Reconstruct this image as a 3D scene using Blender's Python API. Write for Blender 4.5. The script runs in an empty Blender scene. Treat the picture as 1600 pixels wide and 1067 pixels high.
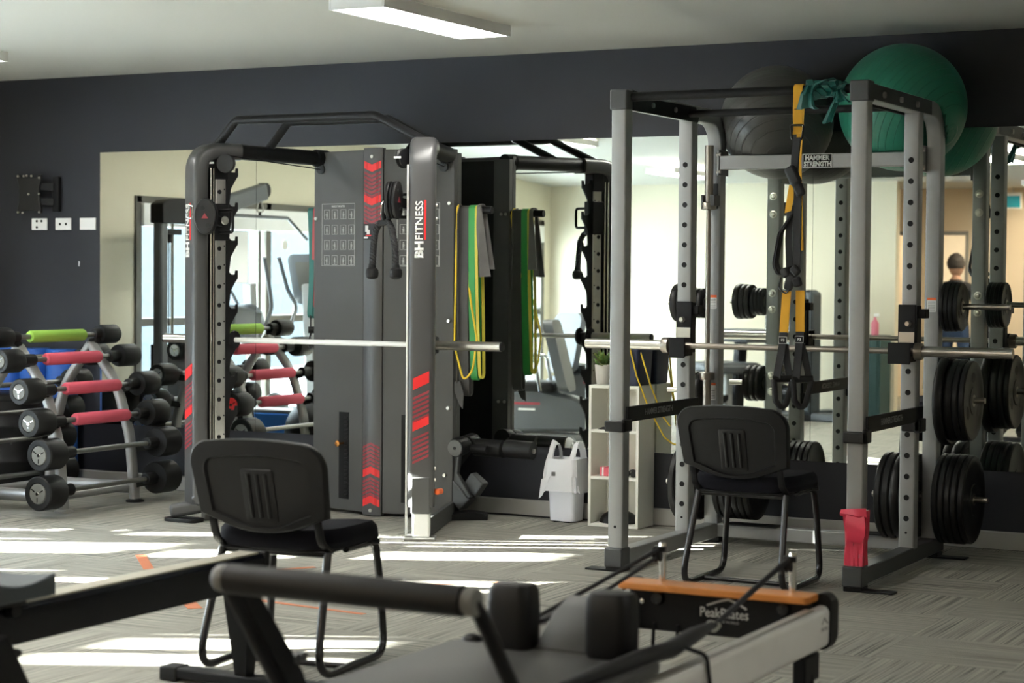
import bpy, bmesh, math, random
from math import sin, cos, tan, pi, radians, sqrt, atan2
from mathutils import Vector, Matrix

S = bpy.context.scene
COL = S.collection

# ------------------------------------------------------------------ camera
YAW, PITCH, ROLL = 0.48478, 0.03394, 0.00757
fw = Vector((-sin(YAW), cos(YAW), 0)); rt = Vector((cos(YAW), sin(YAW), 0)); up = Vector((0, 0, 1))
F_ = fw*cos(PITCH) - up*sin(PITCH); U_ = up*cos(PITCH) + fw*sin(PITCH)
R2 = rt*cos(ROLL) + U_*sin(ROLL); U2 = -rt*sin(ROLL) + U_*cos(ROLL)
cam_d = bpy.data.cameras.new('camera'); cam = bpy.data.objects.new('camera', cam_d); COL.objects.link(cam)
cam.matrix_world = Matrix(((R2.x, U2.x, -F_.x, 0), (R2.y, U2.y, -F_.y, -9.9393), (R2.z, U2.z, -F_.z, 1.3803), (0, 0, 0, 1)))
cam_d.sensor_width = 36.0; cam_d.lens = 3053.97/1600*36; cam_d.clip_start = .05; cam_d.clip_end = 200
cam_d.dof.use_dof = True; cam_d.dof.focus_distance = 9.6; cam_d.dof.aperture_fstop = 3.2
S.camera = cam

# ------------------------------------------------------------------ daylight, exposure
w = bpy.data.worlds.new('sky'); S.world = w; w.use_nodes = True
wn = w.node_tree.nodes; wl = w.node_tree.links
bgn = wn['Background']
tc = wn.new('ShaderNodeTexCoord'); sx = wn.new('ShaderNodeSeparateXYZ'); rp = wn.new('ShaderNodeValToRGB')
wl.new(tc.outputs['Generated'], sx.inputs[0]); wl.new(sx.outputs['Z'], rp.inputs[0]); wl.new(rp.outputs[0], bgn.inputs['Color'])
rp.color_ramp.elements[0].position = 0.0; rp.color_ramp.elements[0].color = (.97, .98, 1, 1)
rp.color_ramp.elements[1].position = .7; rp.color_ramp.elements[1].color = (.72, .84, 1, 1)
bgn.inputs['Strength'].default_value = 22
SUN_AZ, SUN_EL = radians(26.5), radians(12.0)
sd = bpy.data.lights.new('sun', 'SUN'); so = bpy.data.objects.new('sun', sd); COL.objects.link(so)
sdir = Vector((cos(SUN_EL)*cos(SUN_AZ), cos(SUN_EL)*sin(SUN_AZ), -sin(SUN_EL)))
so.rotation_euler = sdir.to_track_quat('-Z', 'Y').to_euler(); so.location = (-25, -12, 8)
sd.energy = 170; sd.angle = radians(.25); sd.color = (1, .95, .86)
S.view_settings.view_transform = 'Standard'; S.view_settings.look = 'None'
S.view_settings.gamma = 1; S.view_settings.use_curve_mapping = False
S.view_settings.exposure = 0.85
S.cycles.use_denoising = True
S.cycles.max_bounces = 10; S.cycles.diffuse_bounces = 5; S.cycles.glossy_bounces = 6; S.cycles.transparent_max_bounces = 16
S.cycles.sample_clamp_indirect = 8
PANEL_W = 17.0     # emission of the ceiling light diffusers

# ------------------------------------------------------------------ materials
MATS = {}
def mat(name, col, rough=.5, metal=0, var=.06, vscale=6, bump=0, bscale=200, spec=.5, coat=0, trans=0, alpha=1, emit=None, sheen=0):
    m = bpy.data.materials.new(name); m.use_nodes = True; n = m.node_tree.nodes; l = m.node_tree.links
    b = n['Principled BSDF']
    b.inputs['Roughness'].default_value = rough; b.inputs['Metallic'].default_value = metal
    b.inputs['Specular IOR Level'].default_value = spec; b.inputs['Coat Weight'].default_value = coat
    b.inputs['Transmission Weight'].default_value = trans; b.inputs['Alpha'].default_value = alpha
    b.inputs['Sheen Weight'].default_value = sheen
    t = n.new('ShaderNodeTexCoord'); nz = n.new('ShaderNodeTexNoise'); nz.inputs['Scale'].default_value = vscale
    nz.inputs['Detail'].default_value = 3
    l.new(t.outputs['Object'], nz.inputs['Vector'])
    mx = n.new('ShaderNodeMix'); mx.data_type = 'RGBA'
    mx.inputs[6].default_value = (*[c*(1-var) for c in col], 1); mx.inputs[7].default_value = (*[min(1, c*(1+var)) for c in col], 1)
    l.new(nz.outputs['Fac'], mx.inputs[0]); l.new(mx.outputs[2], b.inputs['Base Color'])
    if bump:
        n2 = n.new('ShaderNodeTexNoise'); n2.inputs['Scale'].default_value = bscale
        l.new(t.outputs['Object'], n2.inputs['Vector'])
        bp = n.new('ShaderNodeBump'); bp.inputs['Strength'].default_value = bump; bp.inputs['Distance'].default_value = .002
        l.new(n2.outputs['Fac'], bp.inputs['Height']); l.new(bp.outputs[0], b.inputs['Normal'])
    if emit:
        b.inputs['Emission Color'].default_value = (*emit[0], 1); b.inputs['Emission Strength'].default_value = emit[1]
    MATS[name] = m
    return m

navy = mat('navy_wall_paint', (.0128, .0140, .0210), .62, var=.05, vscale=1.5, bump=.05, bscale=90)
cream = mat('cream_wall_paint', (.64, .59, .46), .7, var=.03, vscale=1.2)
warmw = mat('warm_wall_paint', (.72, .60, .45), .7, var=.03, vscale=1.2)
ceilw = mat('ceiling_paint', (.47, .462, .42), .8, var=.02, vscale=.7)
skirt = mat('skirting_paint', (.36, .355, .33), .45)
rackg = mat('rack_silver_paint', (.30, .305, .305), .38, .25, var=.05, vscale=14)
rackd = mat('rack_dark_grey', (.055, .058, .06), .42, .1)
blk = mat('black_paint', (.007, .007, .008), .5, spec=.22)
blkp = mat('black_plastic', (.008, .008, .009), .4, bump=.12, bscale=500, spec=.38)
blkg = mat('black_gloss_tube', (.012, .012, .014), .22)
rub = mat('black_rubber', (.008, .008, .0085), .5, var=.15, vscale=20, spec=.28)
iron = mat('cast_iron_black', (.008, .008, .0085), .40, .05, var=.2, vscale=30, bump=.12, bscale=150, spec=.35)
dgrey = mat('machine_grey', (.068, .068, .067), .5, .1, var=.05, vscale=5, bump=.1, bscale=350)
dgrey2 = mat('machine_column_grey', (.072, .072, .074), .34, .2, var=.04)
chrome = mat('chrome', (.72, .72, .70), .12, 1, var=.02)
steel = mat('brushed_steel', (.55, .53, .49), .28, 1, var=.08, vscale=25)
wornst = mat('worn_bar_steel', (.33, .30, .265), .34, 1, var=.15, vscale=25)
alu = mat('aluminium', (.42, .41, .39), .42, .8)
red = mat('red_decal', (.75, .018, .02), .45)
dred = mat('dim_red_decal', (.28, .03, .045), .45)
white = mat('white_plastic', (.80, .80, .80), .4)
whiteln = mat('white_print', (.75, .75, .74), .5)
greyln = mat('grey_print', (.40, .40, .39), .5)
lettr = mat('white_lettering', (.82, .82, .80), .5)
dimlet = mat('grey_lettering', (.27, .27, .27), .5)
silvlet = mat('silver_lettering', (.5, .5, .48), .4)
binw = mat('bin_plastic', (.80, .81, .87), .38)
shelfw = mat('shelf_white', (.78, .77, .71), .5, var=.02)
yell = mat('yellow_webbing', (.72, .36, .012), .7, bump=.25, bscale=900, var=.08)
yelt = mat('yellow_tube', (.75, .52, .03), .4)
yelb = mat('yellow_band', (.55, .47, .05), .5)
blkw = mat('black_webbing', (.013, .013, .015), .7, bump=.25, bscale=900)
teal = mat('teal_latex', (.006, .10, .085), .38, var=.2, vscale=12)
tealb = mat('teal_band', (.006, .12, .10), .5)
redb = mat('red_band', (.42, .06, .06), .5)
pinkb = mat('pink_latex', (.70, .04, .085), .38, var=.12, vscale=14)
greenb = mat('green_band', (.025, .26, .05), .5)
greyb = mat('grey_band', (.05, .048, .045), .6, var=.35, vscale=9)
greyc = mat('grey_cloth', (.13, .125, .12), .9, var=.15, vscale=20, bump=.3, bscale=300)
foamg = mat('green_foam', (.28, .50, .075), .85, bump=.3, bscale=300)
foamp = mat('pink_foam', (.66, .10, .15), .85, bump=.3, bscale=300, var=.1)
bluef = mat('blue_foam', (.01, .085, .38), .6)
bluev = mat('blue_vinyl', (.012, .14, .50), .5)
navyb = mat('navy_plastic', (.012, .018, .05), .5)
orng = mat('orange_plastic', (.75, .12, .02), .4)
orngm = mat('orange_metal', (.80, .35, .10), .25, .8)
wood = mat('orange_bamboo', (.56, .20, .04), .45, var=.15, vscale=8)
fabric = mat('chair_fabric', (.006, .006, .010), .95, bump=.4, bscale=700, spec=.2)
vinyl = mat('grey_vinyl', (.075, .075, .074), .5, bump=.15, bscale=250)
vinylb = mat('black_vinyl', (.008, .008, .009), .5, bump=.1, bscale=250, spec=.3)
refsil = mat('reformer_silver', (.80, .80, .78), .4, .2)
slate = mat('slate_seat_foam', (.05, .062, .072), .6)
railp = mat('rail_silver', (.36, .36, .355), .4, .35)
blkrail = mat('black_rail_gloss', (.005, .006, .009), .2, spec=.2)
pot = mat('white_pot', (.62, .60, .55), .6)
leafm = mat('succulent_green', (.10, .20, .04), .6, var=.3, vscale=30)
leafy = mat('succulent_yellow_green', (.22, .26, .05), .6, var=.3, vscale=30)
pinkbx = mat('pink_card', (.65, .10, .14), .6)
tapeo = mat('orange_floor_tape', (.52, .17, .08), .7)
skin = mat('skin', (.45, .26, .18), .6)
hairm = mat('grey_brown_hair', (.06, .05, .045), .8, var=.3, vscale=60, bump=.6, bscale=150)
jeans = mat('denim', (.035, .065, .14), .8, bump=.3, bscale=600)
shirt = mat('black_shirt', (.02, .02, .022), .85)
tealsg = mat('teal_sign_face', (.02, .30, .40), .5)
bottleg = mat('green_bottle', (.08, .42, .12), .3)
bottlep = mat('pink_bottle', (.6, .16, .22), .4)
midgrey = mat('cardio_grey', (.075, .082, .09), .45)
ltgrey = mat('cardio_light_grey', (.26, .26, .255), .45)
screen = mat('blank_screen', (.12, .115, .10), .25)
winfr = mat('window_frame_bronze', (.12, .115, .10), .5, .3)
sunmask = mat('sun_mask_dark_blue', (.014, .022, .028), .8)  # colour of the added sun screen beyond the windows
outg = mat('outside_concrete', (.72, .71, .68), .9)
doorlit = mat('bright_room_wall', (.80, .76, .68), .8)
dgreenm = mat('dark_teal_paint', (.02, .06, .06), .6)

def nodes_of(m): return m.node_tree.nodes, m.node_tree.links, m.node_tree.nodes['Principled BSDF']

# mirror: silvered glass with a faint green cast
mir = bpy.data.materials.new('mirror_silver'); mir.use_nodes = True
n, l, b = nodes_of(mir)
b.inputs['Metallic'].default_value = 1; b.inputs['Roughness'].default_value = 0.0; b.inputs['Base Color'].default_value = (.83, .865, .82, 1)
# window glass: clear with a faint reflection
glass = bpy.data.materials.new('window_glass'); glass.use_nodes = True
n, l, b = nodes_of(glass); n.remove(b)
tr = n.new('ShaderNodeBsdfTransparent'); gl = n.new('ShaderNodeBsdfGlossy'); fr = n.new('ShaderNodeFresnel'); mxs = n.new('ShaderNodeMixShader')
tr.inputs[0].default_value = (.93, .97, .97, 1); gl.inputs['Roughness'].default_value = .02; fr.inputs[0].default_value = 1.45
geo = n.new('ShaderNodeNewGeometry'); inv = n.new('ShaderNodeMath'); inv.operation = 'SUBTRACT'; inv.inputs[0].default_value = 1; l.new(geo.outputs['Backfacing'], inv.inputs[1])
mul = n.new('ShaderNodeMath'); mul.operation = 'MULTIPLY'; l.new(fr.outputs[0], mul.inputs[0]); l.new(inv.outputs[0], mul.inputs[1])   # the inner face of a pane does not reflect again
l.new(mul.outputs[0], mxs.inputs[0]); l.new(tr.outputs[0], mxs.inputs[1]); l.new(gl.outputs[0], mxs.inputs[2])
l.new(mxs.outputs[0], n['Material Output'].inputs[0])
# thin plastic bag
bagm = bpy.data.materials.new('bag_film'); bagm.use_nodes = True
n, l, b = nodes_of(bagm)
b.inputs['Base Color'].default_value = (.9, .9, .92, 1); b.inputs['Roughness'].default_value = .3
tr = n.new('ShaderNodeBsdfTransparent'); mxs = n.new('ShaderNodeMixShader'); mxs.inputs[0].default_value = .62
l.new(tr.outputs[0], mxs.inputs[1]); l.new(b.outputs[0], mxs.inputs[2]); l.new(mxs.outputs[0], n['Material Output'].inputs[0])
# light diffuser
diff = bpy.data.materials.new('light_diffuser'); diff.use_nodes = True
n, l, b = nodes_of(diff)
b.inputs['Base Color'].default_value = (.9, .9, .9, 1); b.inputs['Emission Color'].default_value = (1, .97, .90, 1); b.inputs['Emission Strength'].default_value = PANEL_W
warmd = bpy.data.materials.new('warm_light_diffuser'); warmd.use_nodes = True
n, l, b = nodes_of(warmd)
b.inputs['Base Color'].default_value = (.9, .9, .9, 1); b.inputs['Emission Color'].default_value = (1, .84, .64, 1); b.inputs['Emission Strength'].default_value = 30

# carpet: half metre tiles, fine stripes turned a quarter from tile to tile
carpet = bpy.data.materials.new('striped_carpet_tiles'); carpet.use_nodes = True
n, l, b = nodes_of(carpet); b.inputs['Roughness'].default_value = .95; b.inputs['Specular IOR Level'].default_value = .15
tco = n.new('ShaderNodeTexCoord'); ck = n.new('ShaderNodeTexChecker'); ck.inputs['Scale'].default_value = 2.0
ck.inputs['Color1'].default_value = (1, 1, 1, 1); ck.inputs['Color2'].default_value = (0, 0, 0, 1)
off = n.new('ShaderNodeMapping'); off.inputs['Location'].default_value = (.13, .07, .5)
l.new(tco.outputs['Object'], off.inputs[0]); l.new(off.outputs[0], ck.inputs['Vector'])
outs = []
for sc3 in ((1.5, 150, 1), (150, 1.5, 1)):
    mp = n.new('ShaderNodeMapping'); mp.inputs['Scale'].default_value = sc3
    nz = n.new('ShaderNodeTexNoise'); nz.inputs['Scale'].default_value = 1; nz.inputs['Detail'].default_value = 2; nz.inputs['Roughness'].default_value = .5
    l.new(tco.outputs['Object'], mp.inputs[0]); l.new(mp.outputs[0], nz.inputs['Vector']); outs.append(nz)
mxf = n.new('ShaderNodeMix'); mxf.data_type = 'FLOAT'
l.new(ck.outputs['Color'], mxf.inputs[0]); l.new(outs[0].outputs['Fac'], mxf.inputs[2]); l.new(outs[1].outputs['Fac'], mxf.inputs[3])
rmp = n.new('ShaderNodeValToRGB'); l.new(mxf.outputs[0], rmp.inputs[0])
rmp.color_ramp.elements[0].position = .33; rmp.color_ramp.elements[0].color = (.12, .118, .11, 1)
rmp.color_ramp.elements[1].position = .66; rmp.color_ramp.elements[1].color = (.41, .39, .335, 1)
e = rmp.color_ramp.elements.new(.46); e.color = (.275, .267, .238, 1)
l.new(rmp.outputs[0], b.inputs['Base Color'])
nzb = n.new('ShaderNodeTexNoise'); nzb.inputs['Scale'].default_value = 350; l.new(tco.outputs['Object'], nzb.inputs['Vector'])
bp = n.new('ShaderNodeBump'); bp.inputs['Strength'].default_value = .5; bp.inputs['Distance'].default_value = .004
l.new(nzb.outputs['Fac'], bp.inputs['Height']); l.new(bp.outputs[0], b.inputs['Normal'])

# exercise balls: smooth vinyl with fine raised rings
def ballmat(name, col, axis):
    m = mat(name, col, .36, var=.06, vscale=4); n, l, b = nodes_of(m)
    t = n.new('ShaderNodeTexCoord'); mp = n.new('ShaderNodeMapping'); mp.inputs['Rotation'].default_value = axis
    wv = n.new('ShaderNodeTexWave'); wv.bands_direction = 'Z'; wv.inputs['Scale'].default_value = 9.5
    l.new(t.outputs['Object'], mp.inputs[0]); l.new(mp.outputs[0], wv.inputs['Vector'])
    r = n.new('ShaderNodeValToRGB'); r.color_ramp.elements[0].position = .965; r.color_ramp.elements[1].position = .995
    l.new(wv.outputs['Fac'], r.inputs[0])
    bp = n.new('ShaderNodeBump'); bp.inputs['Strength'].default_value = .8; bp.inputs['Distance'].default_value = .003
    l.new(r.outputs[0], bp.inputs['Height']); l.new(bp.outputs[0], b.inputs['Normal'])
    return m
ballg = ballmat('green_ball_vinyl', (.019, .175, .112), (.5, 1.0, .2))
ballb = ballmat('charcoal_ball_vinyl', (.070, .071, .068), (.75, .35, .0))
# ------------------------------------------------------------------ mesh helpers
OFF = {}
class MB:
    def __init__(s): s.v = []; s.f = []
    def add(s, vs, fs):
        o = len(s.v); s.v += [tuple(v) for v in vs]; s.f += [tuple(i+o for i in f) for f in fs]; return s
    def box(s, x0, x1, y0, y1, z0, z1):
        vs = [(x, y, z) for x in (x0, x1) for y in (y0, y1) for z in (z0, z1)]
        return s.add(vs, [(0, 1, 3, 2), (4, 6, 7, 5), (0, 4, 5, 1), (2, 3, 7, 6), (0, 2, 6, 4), (1, 5, 7, 3)])
    def bar(s, p0, p1, wd, ht, upv=(0, 0, 1)):
        p0 = Vector(p0); p1 = Vector(p1); t = (p1-p0).normalized(); u = Vector(upv)
        a = t.cross(u)
        if a.length < 1e-4: a = t.cross(Vector((1, 0, 0)))
        a.normalize(); c = a.cross(t).normalized()
        vs = []
        for p in (p0, p1):
            for i, j in ((-1, -1), (1, -1), (1, 1), (-1, 1)): vs.append(p + a*(i*wd/2) + c*(j*ht/2))
        return s.add(vs, [(3, 2, 1, 0), (4, 5, 6, 7), (0, 1, 5, 4), (1, 2, 6, 5), (2, 3, 7, 6), (3, 0, 4, 7)])
    def cyl(s, p0, p1, r, seg=20, r2=None):
        return s.tube([p0, p1], r, seg, r_end=r2)
    def tube(s, pts, r, seg=12, closed=False, r_end=None, prof=None, upv=None):
        """sweep a circle (or a profile of (a,b) pairs) along a polyline"""
        P = [Vector(p) for p in pts]; n = len(P)
        prof = prof or [(cos(2*pi*i/seg), sin(2*pi*i/seg)) for i in range(seg)]
        k = len(prof)
        T = []
        for i in range(n):
            a = P[(i-1) % n] if (closed or i > 0) else P[i]; c = P[(i+1) % n] if (closed or i < n-1) else P[i]
            T.append((c-a).normalized())
        if upv is not None: N = Vector(upv); N = (N - T[0]*N.dot(T[0])).normalized()
        else:
            N = T[0].cross(Vector((0, 0, 1)))
            if N.length < 1e-3: N = T[0].cross(Vector((1, 0, 0)))
            N.normalize()
        vs = []
        for i in range(n):
            if upv is not None: N = Vector(upv); N = (N - T[i]*N.dot(T[i])).normalized()
            else: N = (N - T[i]*N.dot(T[i])).normalized()
            B = T[i].cross(N)
            rr = r[i] if isinstance(r, (list, tuple)) else (r if r_end is None else r + (r_end-r)*i/max(1, n-1))
            # keep the section full width where the path bends
            for a, b_ in prof: vs.append(P[i] + N*(a*rr) + B*(b_*rr))
        fs = []
        m = n if closed else n-1
        for i in range(m):
            for j in range(k):
                a = i*k+j; b_ = i*k+(j+1) % k; c = ((i+1) % n)*k+(j+1) % k; d = ((i+1) % n)*k+j
                fs.append((a, b_, c, d))
        if not closed:
            fs.append(tuple(reversed(range(k)))); fs.append(tuple((n-1)*k+j for j in range(k)))
        return s.add(vs, fs)
    def prism(s, poly, ax, d0, d1):
        """extrude a 2D polygon along axis ax ('x','y','z')"""
        def mk(a, b_, d): return {'x': (d, a, b_), 'y': (a, d, b_), 'z': (a, b_, d)}[ax]
        n = len(poly); vs = [mk(a, b_, d0) for a, b_ in poly] + [mk(a, b_, d1) for a, b_ in poly]
        fs = [tuple(range(n))[::-1], tuple(range(n, 2*n))] + [(i, (i+1) % n, n+(i+1) % n, n+i) for i in range(n)]
        return s.add(vs, fs)
    def lathe(s, prof, c, axis=(0, 0, 1), seg=28):
        """prof: (radius, height) pairs turned about axis through c"""
        A = Vector(axis).normalized(); X = A.orthogonal().normalized(); Y = A.cross(X); c = Vector(c); k = len(prof)
        vs = []
        for i in range(seg):
            t = 2*pi*i/seg; d = X*cos(t) + Y*sin(t)
            for r, h in prof: vs.append(c + d*r + A*h)
        fs = []
        for i in range(seg):
            for j in range(k-1):
                a = i*k+j; b_ = ((i+1) % seg)*k+j
                fs.append((a, b_, b_+1, a+1))
        o0 = [i*k for i in range(seg)]; o1 = [i*k+k-1 for i in range(seg)]
        if prof[0][0] > 1e-6: fs.append(tuple(reversed(o0)))
        if prof[-1][0] > 1e-6: fs.append(tuple(o1))
        return s.add(vs, fs)
    def sphere(s, c, r, seg=24, rings=14, sc=(1, 1, 1)):
        c = Vector(c); vs = [c+Vector((0, 0, -r*sc[2]))]
        for i in range(1, rings):
            p = -pi/2+pi*i/rings
            for j in range(seg):
                t = 2*pi*j/seg; vs.append(c+Vector((r*sc[0]*cos(p)*cos(t), r*sc[1]*cos(p)*sin(t), r*sc[2]*sin(p))))
        vs.append(c+Vector((0, 0, r*sc[2]))); fs = []
        for j in range(seg): fs.append((0, 1+(j+1) % seg, 1+j))
        for i in range(rings-2):
            for j in range(seg):
                a = 1+i*seg+j; b_ = 1+i*seg+(j+1) % seg; fs.append((a, b_, b_+seg, a+seg))
        t = len(vs)-1; o = 1+(rings-2)*seg
        for j in range(seg): fs.append((o+j, o+(j+1) % seg, t))
        return s.add(vs, fs)
    def ribbon(s, pts, wvec, th=.003):
        """flat strap: centre line pts, width vector (one or per point), thickness th"""
        P = [Vector(p) for p in pts]; n = len(P); vs = []
        for i in range(n):
            t = (P[min(i+1, n-1)]-P[max(i-1, 0)]).normalized()
            wv = Vector(wvec[i] if isinstance(wvec[0], (tuple, list, Vector)) else wvec)
            nn = t.cross(wv).normalized()*(th/2)
            vs += [P[i]-wv/2-nn, P[i]+wv/2-nn, P[i]+wv/2+nn, P[i]-wv/2+nn]
        fs = [(3, 2, 1, 0), tuple(4*(n-1)+j for j in range(4))]
        for i in range(n-1):
            for j in range(4):
                a = 4*i+j; b_ = 4*i+(j+1) % 4; fs.append((a, b_, b_+4, a+4))
        return s.add(vs, fs)
    def xf(s, M):
        s.v = [tuple(M @ Vector(v)) for v in s.v]; return s
    def loft(s, rings, caps=True):
        k = len(rings[0]); vs = [v for r in rings for v in r]; fs = []
        for i in range(len(rings)-1):
            for j in range(k):
                a = i*k+j; b_ = i*k+(j+1) % k; fs.append((a, b_, b_+k, a+k))
        if caps: fs.append(tuple(reversed(range(k)))); fs.append(tuple((len(rings)-1)*k+j for j in range(k)))
        return s.add(vs, fs)
    def build(s, name, m, parent=None, loc=None, bevel=0, smooth=True, sub=0, kind=None, label=None):
        off = Vector(OFF[parent.name]) if parent is not None else Vector(loc or (0, 0, 0))
        me = bpy.data.meshes.new(name)
        me.from_pydata([tuple(Vector(v)-off) for v in s.v], [], s.f)
        bm = bmesh.new(); bm.from_mesh(me); bmesh.ops.recalc_face_normals(bm, faces=bm.faces); bm.to_mesh(me); bm.free()
        me.materials.append(m)
        if smooth:
            me.polygons.foreach_set('use_smooth', [True]*len(me.polygons)); me.set_sharp_from_angle(angle=radians(38))
        o = bpy.data.objects.new(name, me); COL.objects.link(o)
        if parent is not None: o.parent = parent
        elif loc: o.location = loc
        OFF[o.name] = tuple(off)
        if bevel:
            bv = o.modifiers.new('bevel', 'BEVEL'); bv.width = bevel; bv.segments = 2; bv.limit_method = 'ANGLE'; bv.angle_limit = radians(40)
        if sub:
            sb = o.modifiers.new('sub', 'SUBSURF'); sb.levels = sub; sb.render_levels = sub
        if kind: o['kind'] = kind
        if label: o['label'] = label
        return o

def fillet(pts, r, n=6, closed=False):
    """round the corners of a polyline"""
    P = [Vector(p) for p in pts]; out = []
    N = len(P)
    for i in range(N):
        if not closed and i in (0, N-1): out.append(P[i]); continue
        a, b_, c = P[i-1], P[i], P[(i+1) % N]
        d1 = (a-b_); d2 = (c-b_); l1, l2 = d1.length, d2.length; d1.normalize(); d2.normalize()
        ang = d1.angle(d2)
        if ang > pi-.02: out.append(b_); continue
        rr = r[i] if isinstance(r, (list, tuple)) else r
        t = min(rr/tan(ang/2), l1*.49, l2*.49)
        p0 = b_+d1*t; p1 = b_+d2*t
        for k in range(n+1):
            u = k/n; out.append(p0*(1-u)**2 + b_*2*u*(1-u) + p1*u*u)
    return out
def rrect(x0, x1, y0, y1, r, n=4):
    out = []
    for cx, cy, a0 in ((x1-r, y0+r, -pi/2), (x1-r, y1-r, 0), (x0+r, y1-r, pi/2), (x0+r, y0+r, pi)):
        for k in range(n+1): a = a0+pi/2*k/n; out.append((cx+r*cos(a), cy+r*sin(a)))
    return out
def circle(cx, cy, r, n=20): return [(cx+r*cos(2*pi*i/n), cy+r*sin(2*pi*i/n)) for i in range(n)]

def tag(o, label, cat, group=None, kind=None):
    if label: o['label'] = label
    if cat: o['category'] = cat
    if group: o['group'] = group
    if kind: o['kind'] = kind
    return o
def thing(name, label, cat, loc, group=None, local=False, rotz=0):
    """an Empty at the base of a thing; parts are written in world coordinates unless local"""
    o = bpy.data.objects.new(name, None); COL.objects.link(o); o.location = loc; o.rotation_euler = (0, 0, rotz)
    o.empty_display_size = .1
    OFF[o.name] = (0, 0, 0) if local else tuple(loc)
    return tag(o, label, cat, group)
def struct(o): o['kind'] = 'structure'; return o
def copy_tree(o, parent=None):
    kids = [c for c in bpy.data.objects if c.parent == o]
    c = o.copy(); COL.objects.link(c)
    if parent is not None: c.parent = parent
    OFF[c.name] = OFF.get(o.name, (0, 0, 0))
    for k in kids: copy_tree(k, c)
    return c
def dup(o, loc, label, rotz=None, group=None):
    c = copy_tree(o); c.location = loc
    if rotz is not None: c.rotation_euler = (0, 0, rotz)
    c['label'] = label
    if group: c['group'] = group
    return c
def text(name, body, h, origin, xdir, updir, m, parent, depth=.001, bold=0, width=None, align='CENTER', kern=1):
    """raised lettering: cap height h, centred on origin, running along xdir"""
    cu = bpy.data.curves.new(name, 'FONT'); cu.body = body; cu.size = 1; cu.align_x = align; cu.align_y = 'CENTER'
    cu.offset = bold; cu.space_character = kern; cu.space_line = .78; cu.resolution_u = 3
    ob = bpy.data.objects.new('tmp_text', cu); COL.objects.link(ob)
    dg = bpy.context.evaluated_depsgraph_get(); dg.update()
    me = bpy.data.meshes.new_from_object(ob.evaluated_get(dg))
    bpy.data.objects.remove(ob); bpy.data.curves.remove(cu)
    lines = body.count('\n')+1
    ys = [v.co.y for v in me.vertices]; xs = [v.co.x for v in me.vertices]
    sy = h/(max(ys)-min(ys)); sxx = sy if width is None else width/(max(xs)-min(xs))
    cy = (max(ys)+min(ys))/2; cx = (max(xs)+min(xs))/2
    X = Vector(xdir).normalized(); Y = Vector(updir).normalized(); Z = X.cross(Y); O = Vector(origin)
    off = Vector(OFF[parent.name]) if parent is not None else Vector((0, 0, 0))
    bm = bmesh.new(); bm.from_mesh(me)
    r = bmesh.ops.extrude_face_region(bm, geom=bm.faces[:])
    top = [g for g in r['geom'] if isinstance(g, bmesh.types.BMVert)]; ts = set(top)
    for v in bm.verts:
        p = O + X*((v.co.x-cx)*sxx) + Y*((v.co.y-cy)*sy) + Z*(depth if v in ts else 0)
        v.co = p-off
    bmesh.ops.recalc_face_normals(bm, faces=bm.faces)
    bm.to_mesh(me); bm.free(); me.materials.clear(); me.materials.append(m); me.name = name
    o = bpy.data.objects.new(name, me); COL.objects.link(o)
    if parent is not None: o.parent = parent
    OFF[o.name] = tuple(off)
    return o
# ------------------------------------------------------------------ room
CZ = 2.642; XA = -9.4; XR_ = 3.2; YB = -8.78; YD = -10.6; CL = 2.33
struct(MB().box(-9.5, XR_+.1, -13.2, .12, -.08, 0).build('floor', carpet, smooth=False))
struct(MB().prism([(.12, CZ), (.12, CZ+.1), (-13.2, CZ+.1), (-13.2, CL), (YB, CL), (-3.3, CZ)], 'x', XA-.1, XR_+.1).build('ceiling', ceilw, smooth=False))
def ceil_z(y): return CZ if y > -3.3 else max(CL, CZ+(CL-CZ)*(y+3.3)/(YB+3.3))
struct(MB().box(XA-.12, XR_+.1, 0, .12, 0, CZ).build('wall_far', navy, smooth=False))
struct(MB().box(XR_, XR_+.12, -13.2, 0, 0, CZ).build('wall_right', cream, smooth=False))
# cream wall at the rear, ending at a recess with warm walls and two lit doorways
struct(MB().box(XA-.12, -5.61, YB-.12, YB, 0, CL+.3).build('wall_rear', cream, smooth=False))
struct(MB().box(-6.72, -6.6, -13.2, YB-.12, 0, CL+.3).build('wall_recess', warmw, smooth=False))
mb = MB()
dz = 1.84
for x0, x1, z0 in ((-6.6, -6.16, 0), (-6.16, -5.96, dz), (-5.96, -5.68, 0), (-5.68, -5.40, dz), (-5.40, XR_, 0)): mb.box(x0, x1, YD-.12, YD, z0, CL+.3)
struct(mb.build('wall_back', warmw, smooth=False))
for i, (x0, x1) in enumerate(((-6.16, -5.96), (-5.68, -5.40))):
    f = MB()
    f.box(x0-.03, x0, YD-.14, YD+.03, 0, dz+.04).box(x1, x1+.03, YD-.14, YD+.03, 0, dz+.04).box(x0, x1, YD-.14, YD+.03, dz, dz+.04)
    struct(f.build('door_%d' % (i+1), ltgrey, bevel=.004))
struct(MB().box(-6.6, XR_, -13.2, -13.1, 0, CL+.3).build('wall_passage', doorlit, smooth=False))

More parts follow.
